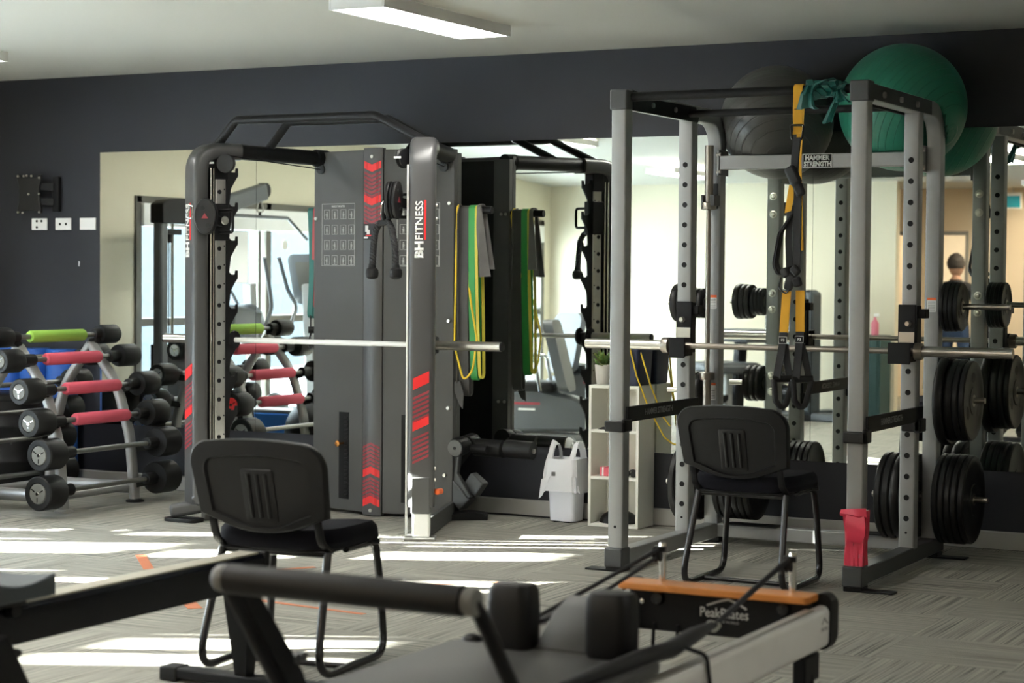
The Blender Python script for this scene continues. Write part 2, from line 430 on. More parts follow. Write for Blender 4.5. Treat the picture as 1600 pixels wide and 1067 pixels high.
def window_run(idx, X, y0, y1, posts, head, rail, sill=.08):
    """window wall in the plane x = X from y0 down to y1: frame with posts, a rail and panes"""
    f = MB(); d = .07
    f.box(X-d, X+.02, y1, y0, sill, sill+.07).box(X-d, X+.02, y1, y0, head-.055, head)
    for y, wd in posts: f.box(X-d, X+.02, y-wd/2, y+wd/2, sill, head)
    for ya, yb in rail[1]: f.box(X-d+.01, X+.01, yb, ya, rail[0]-.03, rail[0]+.03)
    o = struct(f.build('window_%d' % idx, winfr, bevel=.004))
    g = MB().box(X-.045, X-.037, y1, y0, sill+.03, head-.02).build('pane', glass, o, smooth=False)
    bl = MB().box(X-.03, X+.05, y1+.05, y0-.05, head-.23, head-.055).build('blind_cassette', white, o, bevel=.008)
    return o
mb = MB(); mb.box(XA-.12, XA, -1.80, 0, 0, CZ).box(XA-.12, XA, YB, -1.80, 1.96, CZ).box(XA-.12, XA, YB, -1.80, 0, .08).box(XA-.12, XA, YB, -8.60, .08, 1.96)
struct(mb.build('wall_left', cream, smooth=False))
window_run(1, XA, -1.80, -8.60, ((-1.83, .07), (-2.62, .05), (-3.40, .04), (-3.53, .07), (-4.33, .08), (-5.40, .08), (-6.22, .08), (-7.20, .08), (-8.57, .07)), 1.96, (1.0, ((-3.55, -4.33), (-1.83, -2.6), (-5.4, -8.57))))
# ground and an added screen outside, pierced to shape the sun streaks
struct(MB().box(-60, XA-.12, -45, 25, -.12, -.04).build('ground', outg, smooth=False))
KZ = tan(SUN_EL)/cos(SUN_AZ); KY = tan(SUN_AZ); XW = -16.4; dxw = -12.4-XW
holes = [(-4.27, -4.21, 0, 1.47), (-4.59, -4.42, 0, 1.35), (-4.75, -4.59, 1.39, 1.65), (-4.90, -4.68, 1.62, 2.07), (-4.66, -4.57, 1.75, 2.3),
         (-5.11, -4.85, 1.65, 2.3), (-5.05, -4.86, 0, 1.32), (-5.10, -5.0, 0, 1.50), (-5.34, -5.12, 0, 1.49), (-5.50, -5.36, 0, 1.46),
         (-5.62, -5.31, 1.53, 1.93), (-6.15, -6.10, 0, 1.50), (-6.66, -6.34, 0, 1.64), (-6.68, -6.33, 1.80, 2.03), (-8.2, -7.87, 1.84, 2.035), (-8.53, -8.3, 1.82, 1.98), (-8.44, -8.34, 2.0, 2.05)]
ys = sorted({-21.0, -1.0} | {h[0] for h in holes} | {h[1] for h in holes}); zs = sorted({-.95, 2.45} | {h[2] for h in holes} | {h[3] for h in holes})
mb = MB()
for j in range(len(ys)-1):
    yc = (ys[j]+ys[j+1])/2; z0 = None
    for k in range(len(zs)):
        solid = k < len(zs)-1 and not any(h[0] < yc < h[1] and h[2] < (zs[k]+zs[k+1])/2 < h[3] for h in holes)
        if solid and z0 is None: z0 = zs[k]
        if not solid and z0 is not None:
            mb.box(XW-.02, XW+.02, ys[j]-dxw*KY, ys[j+1]-dxw*KY, z0+dxw*KZ, zs[k]+dxw*KZ); z0 = None
struct(mb.build('sun_mask_outside', sunmask, smooth=False))
# skirting below the mirror, on the far wall
mb = MB(); mb.prism([(-.014, 0.004), (0, 0.004), (0, .095), (-.008, .095), (-.014, .088)], 'x', XA, XR_); struct(mb.build('baseboard_far', skirt))

# mirror panels on the far wall
for x0, x1, lab in ((-8.243, -7.021, 'narrow mirror panel at the left end of the wall, behind the barbell rack'),
                    (-7.019, -3.434, 'wide mirror panel behind the grey cable machine'),
                    (-3.432, XR_-.02, 'long mirror panel behind the right half of the silver power rack')):
    o = MB().box(x0, x1, -.006, -.0005, .402, 2.150).build('wall_mirror', mir, smooth=False)
    tag(o, lab, 'mirror', 'mirror panels')

# ceiling lights
def panel_light(x, y, label, dm=diff, ln=1.22, wd=.30):
    CZ = min(ceil_z(y-ln/2), ceil_z(y+ln/2))
    t = thing('ceiling_light', label, 'ceiling light', (x, y, CZ), 'ceiling lights')
    f = MB(); h = .055
    f.box(x-wd/2, x-wd/2+.012, y-ln/2, y+ln/2, CZ-h, CZ-.001).box(x+wd/2-.012, x+wd/2, y-ln/2, y+ln/2, CZ-h, CZ-.001)
    f.box(x-wd/2+.012, x+wd/2-.012, y-ln/2, y-ln/2+.012, CZ-h, CZ-.001).box(x-wd/2+.012, x+wd/2-.012, y+ln/2-.012, y+ln/2, CZ-h, CZ-.001)
    f.build('frame', white, t, bevel=.002)
    MB().box(x-wd/2+.012, x+wd/2-.012, y-ln/2+.012, y+ln/2-.012, CZ-h+.003, CZ-.002).build('diffuser', dm, t, smooth=False)
    return t
panel_light(-4.80, -1.76, 'lit white panel light on the ceiling between cable machine and power rack')
panel_light(-8.0, -1.90, 'panel light at the far left of the ceiling, its corner just in view')
panel_light(-7.3, -4.6, 'panel light over the exercise floor, second row from the mirror wall')
panel_light(-4.80, -5.2, 'panel light over the rowing machine, second row from the mirror wall')
panel_light(-7.2, -7.25, 'panel light near the rear left corner, seen in the mirror')
panel_light(-4.05, -6.5, 'panel light in front of the warm recess, seen in the mirror at the right')
panel_light(.7, -5.6, 'added fill light on the right-hand side of the ceiling, out of the picture')  # added lamp, out of view, to brighten faces turned to the right
panel_light(-4.3, -9.6, 'warm panel light inside the recess behind the room', warmd)
panel_light(-5.7, -11.9, 'warm panel light in the passage behind the doorways', warmd)

# wall fittings at the left
t = thing('tv_wall_bracket', 'black folded television wall bracket on the navy wall above the sockets', 'tv bracket', (-8.72, 0, 1.88))
cx, cz = -8.76, 1.885
MB().box(-8.62, -8.565, -.035, -.001, cz-.115, cz+.115).build('wall_plate', blk, t, bevel=.006)
a = MB(); a.bar((-8.60, -.03, cz+.05), (-8.72, -.075, cz+.05), .03, .05).bar((-8.60, -.03, cz-.05), (-8.72, -.075, cz-.05), .03, .05)
a.build('arm', blk, t, bevel=.004)
pl = []
for s_ in (1, -1): pass
plate = [(-.10, -.125), (-.085, -.13), (-.06, -.108), (.06, -.108), (.085, -.13), (.10, -.125), (.10, -.09), (.085, -.05), (.085, .05), (.10, .09), (.10, .125), (.085, .13), (.06, .108), (-.06, .108), (-.085, .13), (-.10, .125), (-.10, .09), (-.085, .05), (-.085, -.05), (-.10, -.09)]
MB().prism([(cx+a_, cz+b_) for a_, b_ in plate], 'y', -.095, -.078).build('vesa_plate', blkp, t, bevel=.003)
for dx, dzz in ((-.09, .118), (-.04, .118), (-.015, .121), (.025, .118), (-.09, -.118), (-.05, -.121), (.09, -.118), (.09, .105), (0, -.0), (.09, .0)):
    MB().cyl((cx+dx, -.095, cz+dzz), (cx+dx, -.103, cz+dzz), .007, 10).build('screw', steel, t)
for k, (x0, lab, hs) in enumerate(((-8.813, 'white three-pin socket plate, nearest below the tv bracket', ((-.02, .02), (.02, .02), (-.02, -.02))),
                        (-8.612, 'white plate with two small holes, between socket and blank plate', ((-.025, 0), (.025, 0))),
                        (-8.408, 'white blank plate on navy wall beside the mirror edge', ()))):
    x1 = x0+.13; cxx = (x0+x1)/2
    t = thing('wall_socket', lab, 'socket', (cxx, 0, 1.69), 'white wall plates')
    MB().box(x0, x1, -.010, -.0005, 1.652, 1.730).build('face_plate', white, t, bevel=.003)
    if hs:
        mb = MB()
        for dx, dzz in hs: mb.cyl((cxx+dx, -.0115, 1.691+dzz), (cxx+dx, -.0095, 1.691+dzz), .009, 10)
        mb.build('socket_hole', blk, t)
tag(MB().prism([(-8.426, 1.42), (-8.418, 1.415), (-8.414, 1.445), (-8.424, 1.452)], 'y', -.0012, -.0002).build('wall_chip', white, loc=None), 'small white chip in the navy paint below the socket plates', 'wall mark')
platec2 = mat('turned_cap_metal', (.10, .10, .097), .45, .5)
# ------------------------------------------------------------------ grey cable machine against the mirror
XC = -5.877
bh = thing('cable_machine', 'large dark grey cable crossover machine with red chevrons, standing against the mirror', 'gym machine', (XC, -.7, 0))
CT = 2.085
MB().prism([(-6.345, -.378), (-5.944, -.478), (-5.944, -.44), (-6.345, -.34)], 'z', .02, CT).build('cabinet_side_panel', dgrey, bh, bevel=.003)
MB().prism([(-5.810, -.478), (-5.409, -.378), (-5.409, -.34), (-5.810, -.44)], 'z', .02, CT).build('cabinet_side_panel', dgrey, bh, bevel=.003)
MB().prism([(-5.940, -.484), (-5.905, -.496), (-5.848, -.496), (-5.814, -.484), (-5.814, -.45), (-5.940, -.45)], 'z', .005, CT+.01).build('cabinet_front_panel', dgrey2, bh, bevel=.002)
mb = MB()
mb.box(-6.345, -6.24, -.335, -.295, .02, CT-.02).box(-5.514, -5.409, -.335, -.295, .02, CT-.02)
mb.build('cabinet_rear_flange', dgrey, bh, bevel=.002)
MB().box(-6.24, -5.514, -.325, -.305, .03, CT-.03).build('cabinet_back', blk, bh)
for x, z in ((-6.325, 1.70), (-6.325, .98), (-5.43, 1.78), (-5.43, 1.12), (-5.43, .63), (-5.45, .25)):
    MB().cyl((x, -.385, z), (x, -.396 if x < -6 else -.402, z), .010, 10).build('screw', steel, bh)
for x, z in ((-5.46, 1.74), (-5.43, 1.74), (-5.47, .63), (-5.43, .63)): MB().cyl((x, -.297, z), (x, -.285, z), .009, 10).build('screw', steel, bh)
for z in (2.045, .035): MB().cyl((-5.877, -.494, z), (-5.877, -.503, z), .010, 10).build('screw', steel, bh)
def on_face(side, s, z, out=.001):
    """point on the slanted left (-1) or right (+1) face, s running left to right"""
    if side < 0: a, b_ = Vector((-6.345, -.378, z)), Vector((-5.944, -.478, z))
    else: a, b_ = Vector((-5.810, -.478, z)), Vector((-5.409, -.378, z))
    nrm = Vector((b_.y-a.y, -(b_.x-a.x), 0)).normalized()
    return a.lerp(b_, s)+nrm*out
def face_rect(mb, side, s0, s1, z0, z1, out=.0015):
    p = [on_face(side, s0, z0, -.002), on_face(side, s1, z0, -.002), on_face(side, s1, z1, -.002), on_face(side, s0, z1, -.002)]
    q = [on_face(side, s0, z0, out), on_face(side, s1, z0, out), on_face(side, s1, z1, out), on_face(side, s0, z1, out)]
    mb.add(p+q, [(0, 1, 2, 3), (7, 6, 5, 4), (0, 4, 5, 1), (1, 5, 6, 2), (2, 6, 7, 3), (3, 7, 4, 0)])
for side, s0, s1 in ((-1, .16, .83), (1, .19, .80)):
    mb = MB(); z0, z1 = 1.425, 1.785; e = .008
    face_rect(mb, side, s0, s1, z0, z0+.003); face_rect(mb, side, s0, s1, z1-.003, z1)
    face_rect(mb, side, s0, s0+e, z0, z1); face_rect(mb, side, s1-e, s1, z0, z1)
    for r in range(4):
        zt = z1-.035-r*.088
        for c in range(4):
            sc = s0+(s1-s0)*(.07+.24*c+(.02 if c > 1 else 0)); sw = (s1-s0)*.17
            zz = zt-.055
            for a_, b_, c_, d_ in ((0, 1, zz, zz+.0025), (0, 1, zt-.0025, zt), (0, .06, zz, zt), (.94, 1, zz, zt)):
                face_rect(mb, side, sc+sw*a_, sc+sw*b_, c_, d_)
            # the little exercising figure in each box
            face_rect(mb, side, sc+sw*.42, sc+sw*.58, zt-.02, zt-.012); face_rect(mb, side, sc+sw*.38, sc+sw*.62, zt-.04, zt-.022)
            face_rect(mb, side, sc+sw*(.2+.1*((r+c) % 3)), sc+sw*(.5+.1*((r+c) % 3)), zt-.031, zt-.028)
            face_rect(mb, side, sc+sw*.40, sc+sw*.46, zz+.003, zt-.04); face_rect(mb, side, sc+sw*.54, sc+sw*.60, zz+.003, zt-.04)
    mb.build('exercise_chart', greyln, bh, smooth=False)
    o = on_face(side, s0+.5*(s1-s0), z1-.016)
    xd = on_face(side, 1, 1)-on_face(side, 0, 1)
    text('chart_heading', 'MUSCLE TARGETED', .011, o, xd, (0, 0, 1), whiteln, bh, .0012, width=.11)
    mb = MB(); sl0, sl1 = ((.53, .73) if side < 0 else (.27, .47))
    face_rect(mb, side, sl0, sl1, .085, .585, .002)
    so_ = mb.build('weight_slot', blk, bh, smooth=False)
    mb = MB()
    for k in range(20): face_rect(mb, side, sl0+(sl1-sl0)*.58, sl1-.02, .10+k*.0235, .112+k*.0235, .006)
    mb.build('plate_edge', rub, so_, smooth=False)
    if side < 0:
        p = on_face(-1, .62, .405, .002); q_ = on_face(-1, .62, .405, .04)
        MB().cyl(p, q_, .006, 10).lathe([(.0, 0), (.017, .001), (.018, .012), (.010, .02), (0, .021)], q_, (q_-p), 18).build('selector_pin', orngm, bh, label='copper coloured selector pin')
# chevrons on the front panel
def chevron(mb, zc, h, drop, x0=-5.932, x1=-5.822):
    xm = (x0+x1)/2; y = -.4865
    def yy(x): return -.4985 if abs(x-xm) < .03 else -.4915
    for a, b_, za, zb in ((x0, xm, zc, zc-drop), (xm, x1, zc-drop, zc)):
        N = 4; top = []; 
        for i in range(N):
            xa, xb = a+(b_-a)*i/N, a+(b_-a)*(i+1)/N; z_a, z_b = za+(zb-za)*i/N, za+(zb-za)*(i+1)/N
            ya, yb = yy(xa), yy(xb)
            vs = [(xa, ya, z_a), (xb, yb, z_b), (xb, yb, z_b+h), (xa, ya, z_a+h), (xa, -.482, z_a), (xb, -.482, z_b), (xb, -.482, z_b+h), (xa, -.482, z_a+h)]
            mb.add(vs, [(0, 1, 2, 3), (7, 6, 5, 4), (0, 4, 5, 1), (1, 5, 6, 2), (2, 6, 7, 3), (3, 7, 4, 0)])
for zs_, m_, h in (((2.0, 1.81), red, .042), ((1.968, 1.945, 1.922, 1.899, 1.876, 1.853, 1.777, 1.754, 1.731, 1.708, 1.685), dred, .015)):
    for z in zs_: mb = MB(); chevron(mb, z-.02, h, .022); mb.build('chevron_decal', m_, bh, smooth=False)
for zs_, m_, h in (((.065, .232), red, .042), ((.11, .132, .154, .176, .198, .285, .307, .329, .351, .373, .395), dred, .014)):
    for z in zs_: mb = MB(); chevron(mb, z-.01, h, -.024); mb.build('chevron_decal', m_, bh, smooth=False)
mb = MB().box(-5.93, -5.84, -.5005, -.49, 1.575, 1.665); pl_ = mb.build('warning_label', blkp, bh, smooth=False)
MB().box(-5.918, -5.898, -.502, -.5, 1.62, 1.655).box(-5.908, -5.888, -.502, -.5, 1.605, 1.63).box(-5.926, -5.90, -.502, -.5, 1.582, 1.592).box(-5.868, -5.846, -.502, -.5, 1.582, 1.592).build('label_mark', white, pl_, smooth=False)
MB().box(-5.915, -5.855, -.5015, -.5, 1.596, 1.602).build('label_stripe', red, pl_, smooth=False)

# two columns with arms back to the cabinet; each column is turned to face away from it
for s in (-1, 1):
    xc = XC+s*.725; y0 = -1.165
    bk = Vector((-s*.446, .895, 0)); e1 = Vector((.895, s*.446, 0)); o_ = Vector((xc, y0, 0))
    def LP(a, b_, z): return o_+e1*a+bk*b_+Vector((0, 0, z))
    def lbox(mb, a0, a1, b0, b1, z0, z1): return mb.prism([tuple(LP(a, b_, 0))[:2] for a, b_ in ((a0, b0), (a1, b0), (a1, b1), (a0, b1))], 'z', z0, z1)
    xb = XC+s*.44
    ec = [(a/.07, b_/.07) for a, b_ in rrect(-.07, .07, -.046, .046, .030, 5)]
    path = fillet([LP(0, 0, .105 if s < 0 else .17), LP(0, 0, 2.055), LP(0, .25, 2.055)], .13, 8)
    MB().tube(path, .07, prof=ec, upv=e1).build('column', dgrey2, bh)
    MB().tube([LP(0, .19, 2.06), (xb, -.40, 2.05)], .043, 20).build('beam', blk, bh)
    mb = MB().cyl((xb-s*.005, -.42, 2.05), (xb-s*.03, -.34, 2.048), .050, 18)
    mb.bar((xb-s*.03, -.39, 1.99), (xb-s*.03, -.39, 2.04), .02, .02)
    mb.build('beam_socket', blk, bh)
    MB().cyl((xb-s*.03, -.405, 1.985), (xb-s*.03, -.375, 1.985), .028, 16).build('end_pulley', blkp, bh)
    if s > 0:
        lbox(MB(), -.050, .052, -.050, .03, .135, .33).build('lower_cover', dgrey, bh, bevel=.008)
        lbox(MB(), -.045, .050, -.044, .04, .012, .2).build('foot_post', refsil, bh, bevel=.012, label='bright silver foot post')
        lbox(MB(), -.085, .080, -.075, .08, .001, .013).build('base_plate', alu, bh, bevel=.004)
        lbox(MB(), -.081, -.0715, -.015, .045, .02, 1.95).build('edge_strip', refsil, bh, bevel=.002, label='pale metal edge strip')
    else:
        MB().bar((xc-.12, y0-.08, .055), (xc+.17, y0+.16, .115), .09, .075).build('base_tube', dgrey2, bh, bevel=.02)
        MB().prism(rrect(xc-.15, xc+.07, y0-.11, y0-.0, .03), 'z', .001, .022).build('foot_plate', rub, bh, bevel=.004)
        MB().bar((xc+.06, y0+.0, .115), (xc+.02, y0-.02, .16), .09, .08).build('foot_bracket', dgrey2, bh, bevel=.01)
    p0, p1 = LP(.03, .03, 0), Vector((XC+s*.455, -.36, 0)); q_ = Vector((.012, .004, 0))
    MB().prism([tuple(p)[:2] for p in (p0-q_, p0+q_, p1+q_, p1-q_)], 'z', .004, .10).build('base_beam', dgrey, bh, bevel=.004)
    # guide tube with holes behind the cover
    lbox(MB(), -.034, .034, .098, .165, .22, 2.0).build('guide_tube', steel, bh, bevel=.006)
    hp_ = MB()
    for k in range(16):
        z = .34+k*.105
        hp_.cyl(LP(0, .0965, z), LP(0, .103, z), .006, 10)
        for d in (-1, 1): hp_.cyl(LP(d*.0355, .124, z+.02), LP(d*.03, .124, z+.02), .0125, 14).cyl(LP(d*.0355, .154, z+.035), LP(d*.03, .154, z+.035), .0045, 8)
    hp_.build('guide_hole', blk, bh)
    lbox(MB(), -.044, .044, .088, .175, 1.90, 2.03).build('guide_cap', blk, bh, bevel=.006)
    lbox(MB(), -.036, .036, .04, .097, .2, 2.02).build('inner_channel', blk, bh)
    MB().cyl(LP(.052, .062, .25), LP(.052, .062, 1.96), .0065, 10).build('guide_rod', chrome, bh); MB().cyl(LP(.045, .082, .25), LP(.045, .082, 1.96), .005, 10).build('guide_rod', chrome, bh)
    # toothed catch strip at the rear
    prf = [(.15, .25), (.185, .25)]
    z = .25
    while z < 1.80:
        prf += [(.20, z+.08), (.232, z+.135), (.244, z+.150), (.244, z+.195), (.234, z+.195), (.230, z+.172), (.204, z+.172), (.19, z+.185)]; z += .19
    prf += [(.19, 1.97), (.15, 1.97)]
    vs = [[LP(a, b_, z) for b_, z in prf] for a in (.012, .026)]
    MB().loft(vs).build('toothed_strip', blk, bh)
    # top pulley
    ax = Vector((0.25, -1, 0)) if s < 0 else Vector((1, -.25, 0))
    pc = LP(.10, .13, 1.985) if s < 0 else LP(-.10, .05, 1.985)
    MB().lathe([(0, -.017), (.050, -.017), (.052, -.010), (.040, -.002), (.040, .002), (.052, .010), (.050, .017), (0, .017)], pc, ax, 28).build('top_pulley', blkp, bh)
    MB().bar(pc, LP(0, .13, 1.99), .03, .05).build('pulley_bracket', blk, bh, bevel=.004)
    MB().box(pc.x-.075 if s < 0 else pc.x-.03, pc.x-.045 if s < 0 else pc.x+.01, pc.y-.056, pc.y-.050, 1.982, 1.992).build('white_stripe', white, bh, smooth=False)
    cp = Vector((xb-s*.03, -.39, 1.985))
    MB().tube([pc+Vector((0, 0, .045)), cp], .0035, 8).build('cable', blk, bh)
    # sliding carriage: two pulley discs, pin and a loop handle
    cz = 1.69 if s < 0 else 1.765
    cg = lbox(MB(), -.045, .045, .086, .178, cz-.13, cz+.075).build('carriage', blk, bh, bevel=.006)
    dn = Vector((.35, -1, 0)).normalized() if s < 0 else Vector((.95, .2, 0)).normalized()
    c0 = LP(.115, .0, cz) if s < 0 else LP(-.145, .0, cz)
    MB().bar(c0-dn*.02, LP(.045 if s < 0 else -.045, .13, cz-.03), .04, .05).build('carriage_arm', blk, cg, bevel=.004)
    side_ = dn.cross(Vector((0, 0, 1)))
    for k, of in enumerate((-.026, .014)):
        ring = [[c0+dn*(of+h_)+side_*((.060 if s < 0 else .072)*cos(t*2*pi/28))+Vector((0, 0, .100*sin(t*2*pi/28))) for t in range(28)] for h_ in (-.009, .009)]
        MB().loft(ring).build('pulley_disc', blkp, cg, bevel=.004)
    MB().tube([c0+dn*-.006+side_*(.062*cos(t*2*pi/24))+Vector((0, 0, .09*sin(t*2*pi/24))) for t in range(24)], .006, 8, closed=True).build('cable_loop', blk, cg)
    for a_, b_ in ((.01, .045), (-.02, -.05)): MB().cyl(c0+dn*.02+side_*a_+Vector((0, 0, b_)), c0+dn*.028+side_*a_+Vector((0, 0, b_)), .013, 12).build('pulley_bolt', rub, cg)
    tri = [c0+dn*.0245+side_*a_+Vector((0, 0, b_)) for a_, b_ in ((-.02, -.012), (.018, -.012), (.0, .018))]; tr2 = [p+dn*.001 for p in tri]
    MB().loft([tri, tr2]).build('red_mark', dred, cg, smooth=False)
    sg = -s
    hp = fillet([LP(sg*.03, .12, cz+.035), LP(sg*.20, .12, cz+.035), LP(sg*.20, .12, cz-.085), LP(sg*.03, .12, cz-.085)], .022, 5)
    MB().tube(hp, .0085, 10).build('loop_handle', blk, cg)
    MB().cyl(LP(sg*.04, .13, cz-.02), LP(sg*.08, .13, cz-.02), .010, 12).lathe([(0, 0), (.020, .002), (.024, .008), (.018, .014), (0, .016)], LP(sg*.08, .13, cz-.02), e1*sg, 16).build('pull_pin', steel, cg)
    # lettering up the front of the column
    fb = -.0465; la = -.014
    text('lettering', 'FITNESS', .040, LP(la, fb, 1.660), (0, 0, 1), -e1, lettr, bh, .0015, bold=.012, width=.200)
    text('lettering', 'BH', .046, LP(la, fb, 1.508), (0, 0, 1), -e1, lettr, bh, .0015, bold=.05, width=.086)
    lbox(MB(), la+.026, la+.036, fb-.0012, fb+.001, 1.56, 1.765).build('red_stripe', red, bh, smooth=False)
    # red slashes near the foot
    for m_, lst in ((red, ((.80, .06), (.585, .05))), (dred, tuple((.772-.024*i, .013) for i in range(1, 7)) + tuple((.560-.024*i, .013) for i in range(1, 7)))):
        for z, h in lst:
            mb = MB()
            lo, hi, q = -.042, .042, .02
            vs = [LP(lo, fb-.001, z-q), LP(hi, fb-.001, z+q), LP(hi, fb-.001, z+h+q), LP(lo, fb-.001, z+h-q)]
            vs += [p+bk*.005 for p in vs]
            mb.add(vs, [(0, 1, 2, 3), (7, 6, 5, 4), (0, 4, 5, 1), (1, 5, 6, 2), (2, 6, 7, 3), (3, 7, 4, 0)])
            mb.build('slash_decal', m_, bh, smooth=False)
    for z in (.37, .31, 1.74, 1.67): MB().cyl(LP(.069, .0, z), LP(.077, .0, z), .009, 10).build('bolt', steel, bh)
MB().tube([(-5.152+.06, -1.06, .245), (-5.152+.06, -1.10, .245)], .016, 14).sphere((-5.152+.062, -1.10, .245), .017, 14, 8).bar((-5.152+.06, -1.05, .245), (-5.152, -1.12, .245), .02, .02).build('release_handle', orng, bh, label='orange release handle low on the right column')
# pull-up bar: two bent bars between the beams
for yb, zt, xi in ((-1.05, 2.225, .47), (-.72, 2.235, .47)):
    def bx(y): return .725-.285*(y+1.165)/.765
    xe = bx(yb)-.0
    pth = fillet([(XC-xe, yb, 2.075), (XC-xe+.14, yb, zt), (XC+xe-.32, yb, zt), (XC+xe, yb, 2.075)], .05, 6)
    MB().tube(pth, .0235, 18).build('pull_up_bar', blk, bh)
# folded roller pads beside the cabinet
rp_ = MB().bar((-5.40, -.335, .40), (-5.415, -.345, .24), .05, .035, (0, 1, 0)).bar((-5.42, -.345, .26), (-5.32, -.345, .12), .05, .035, (0, 1, 0)).build('roller_arm', rackd, bh, bevel=.006)
MB().bar((-5.45, -.33, .20), (-5.335, -.33, .085), .09, .09, (0, 1, 0)).build('roller_base', rackd, bh, bevel=.006)
MB().bar((-5.335, -.29, .16), (-5.28, -.29, .235), .10, .07, (0, 1, 0)).build('roller_socket', rackd, bh, bevel=.006)
MB().lathe([(0, 0), (.050, 0), (.053, .01), (.053, .09), (.05, .1), (.028, .1), (.028, .115), (.05, .115), (.053, .125), (.053, .20), (.05, .21), (0, .21)], (-5.388, -.385, .406), (.02, 1, .10), 24).build('roller_pad', rub, bh)
MB().lathe([(0, 0), (.046, 0), (.046, .003), (.01, .005), (0, .005)], (-5.3886, -.388, .4057), (-.02, -1, -.10), 24).build('roller_cap', platec2, bh)
MB().cyl((-5.3887, -.392, .4053), (-5.3888, -.396, .4050), .009, 12).build('roller_bolt', blk, bh)
MB().cyl((-5.33, -.30, .40), (-5.23, -.30, .398), .022, 16).build('roller_stub', blk, bh)
for xa, xz in ((-5.35, -5.17), (-5.15, -4.98)): MB().cyl((xa, -.22, .402), (xz, -.22, .398), .050, 22).build('foot_roller', rub, bh)
MB().cyl((-5.36, -.22, .405), (-4.97, -.22, .395), .014, 12).build('roller_axle', steel, bh)
MB().bar((-5.37, -.22, .405), (-5.415, -.32, .30), .03, .03).build('roller_bracket', blk, bh)
# peg on each side of the cabinet
for s in (-1, 1):
    x0 = XC+s*.467
    MB().cyl((x0, -.325, 1.745), (x0+s*(.215 if s > 0 else .07), -.325, 1.742), .021, 16).build('peg', blk, bh)

# the bar lying across the rear catches
br = thing('smith_barbell', 'white-shafted barbell lying across the rear catches of the cable machine', 'barbell', (XC, -.971, 1.006))
yb, zb = -.971, 1.006
MB().cyl((XC-.66, yb, zb), (XC+.66, yb, zb), .014, 16).build('shaft', white, br, label='pale shaft')
MB().cyl((XC-.55, yb, zb), (XC-.2, yb, zb), .0155, 16).cyl((XC+.0, yb, zb), (XC+.3, yb, zb), .0155, 16).build('grip', white, br)
for s in (-1, 1):
    MB().cyl((XC+s*.70, yb, zb), (XC+s*1.09, yb, zb), .025, 20).build('sleeve', steel, br)
    MB().cyl((XC+s*1.0901, yb, zb), (XC+s*1.10, yb, zb), .023, 20).build('sleeve_cap', rub, br)
    mb = MB().lathe([(.014, 0), (.05, 0), (.052, .012), (.026, .02), (.026, .06), (.040, .064), (.050, .075), (.050, .09), (.036, .10), (.026, .10)], (XC+s*.60, yb, zb), (s, 0, 0), 24)
    for k in range(8): t_ = k*pi/4; mb.cyl((XC+s*.675, yb+.046*cos(t_), zb+.046*sin(t_)), (XC+s*.69, yb+.046*cos(t_), zb+.046*sin(t_)), .012, 8)
    mb.build('bearing_collar', blk, br)

# triceps rope hanging from the right carriage
rope = thing('triceps_rope', 'black twisted triceps rope hanging from the right pulley of the cable machine', 'rope', (-5.330, -1.235, 1.68))
mb = MB()
rp = (-5.345, -1.235, 1.70)
ca = fillet([(-5.342, -1.235, 1.765), (-5.326, -1.235, 1.75), (-5.336, -1.235, 1.692), (-5.362, -1.235, 1.692), (-5.358, -1.235, 1.74)], .008, 4, True)
MB().tube(ca, .0045, 8, closed=True).build('carabiner', chrome, rope)
MB().cyl((-5.348, -1.235, 1.70), (-5.342, -1.235, 1.66), .012, 12).bar((-5.375, -1.235, 1.645), (-5.315, -1.235, 1.65), .03, .03).build('rope_collar', rub, rope, bevel=.005)
for pts in ([(-5.370, -1.235, 1.645), (-5.398, -1.235, 1.60), (-5.406, -1.235, 1.52), (-5.414, -1.235, 1.40)], [(-5.322, -1.235, 1.66), (-5.295, -1.235, 1.62), (-5.275, -1.235, 1.52), (-5.270, -1.235, 1.40)]):
    P = fillet(pts, .06, 8)
    # resample
    L = [0]
    for i in range(len(P)-1): L.append(L[-1]+(P[i+1]-P[i]).length)
    N = 60; Q = []
    for k in range(N+1):
        d = L[-1]*k/N; i = max(j for j in range(len(L)) if L[j] <= d+1e-9); i = min(i, len(P)-2)
        Q.append(P[i].lerp(P[i+1], (d-L[i])/max(1e-6, L[i+1]-L[i])))
    mb = MB()
    for ph in range(3):
        st = []
        for k, p in enumerate(Q):
            a_ = ph*2*pi/3 + k*.55
            st.append(p+Vector((cos(a_)*.0095, sin(a_)*.0095, 0)))
        mb.tube(st, .0098, 7)
    ro = mb.build('rope_strand', blkw, rope)
    e_ = Q[-1]
    MB().lathe([(0, .035), (.019, .032), (.021, .014), (.031, .006), (.035, -.015), (.031, -.036), (.018, -.045), (0, -.047)], e_, (0, 0, 1), 20).build('rope_end', rub, ro)
# small carabiner on the left carriage
cx_ = -6.555
MB().tube(fillet([(cx_, -1.285, 1.75), (cx_+.02, -1.285, 1.745), (cx_+.012, -1.285, 1.675), (cx_-.014, -1.285, 1.68)], .01, 5, True), .0045, 8, closed=True).build('carabiner', chrome, bh)

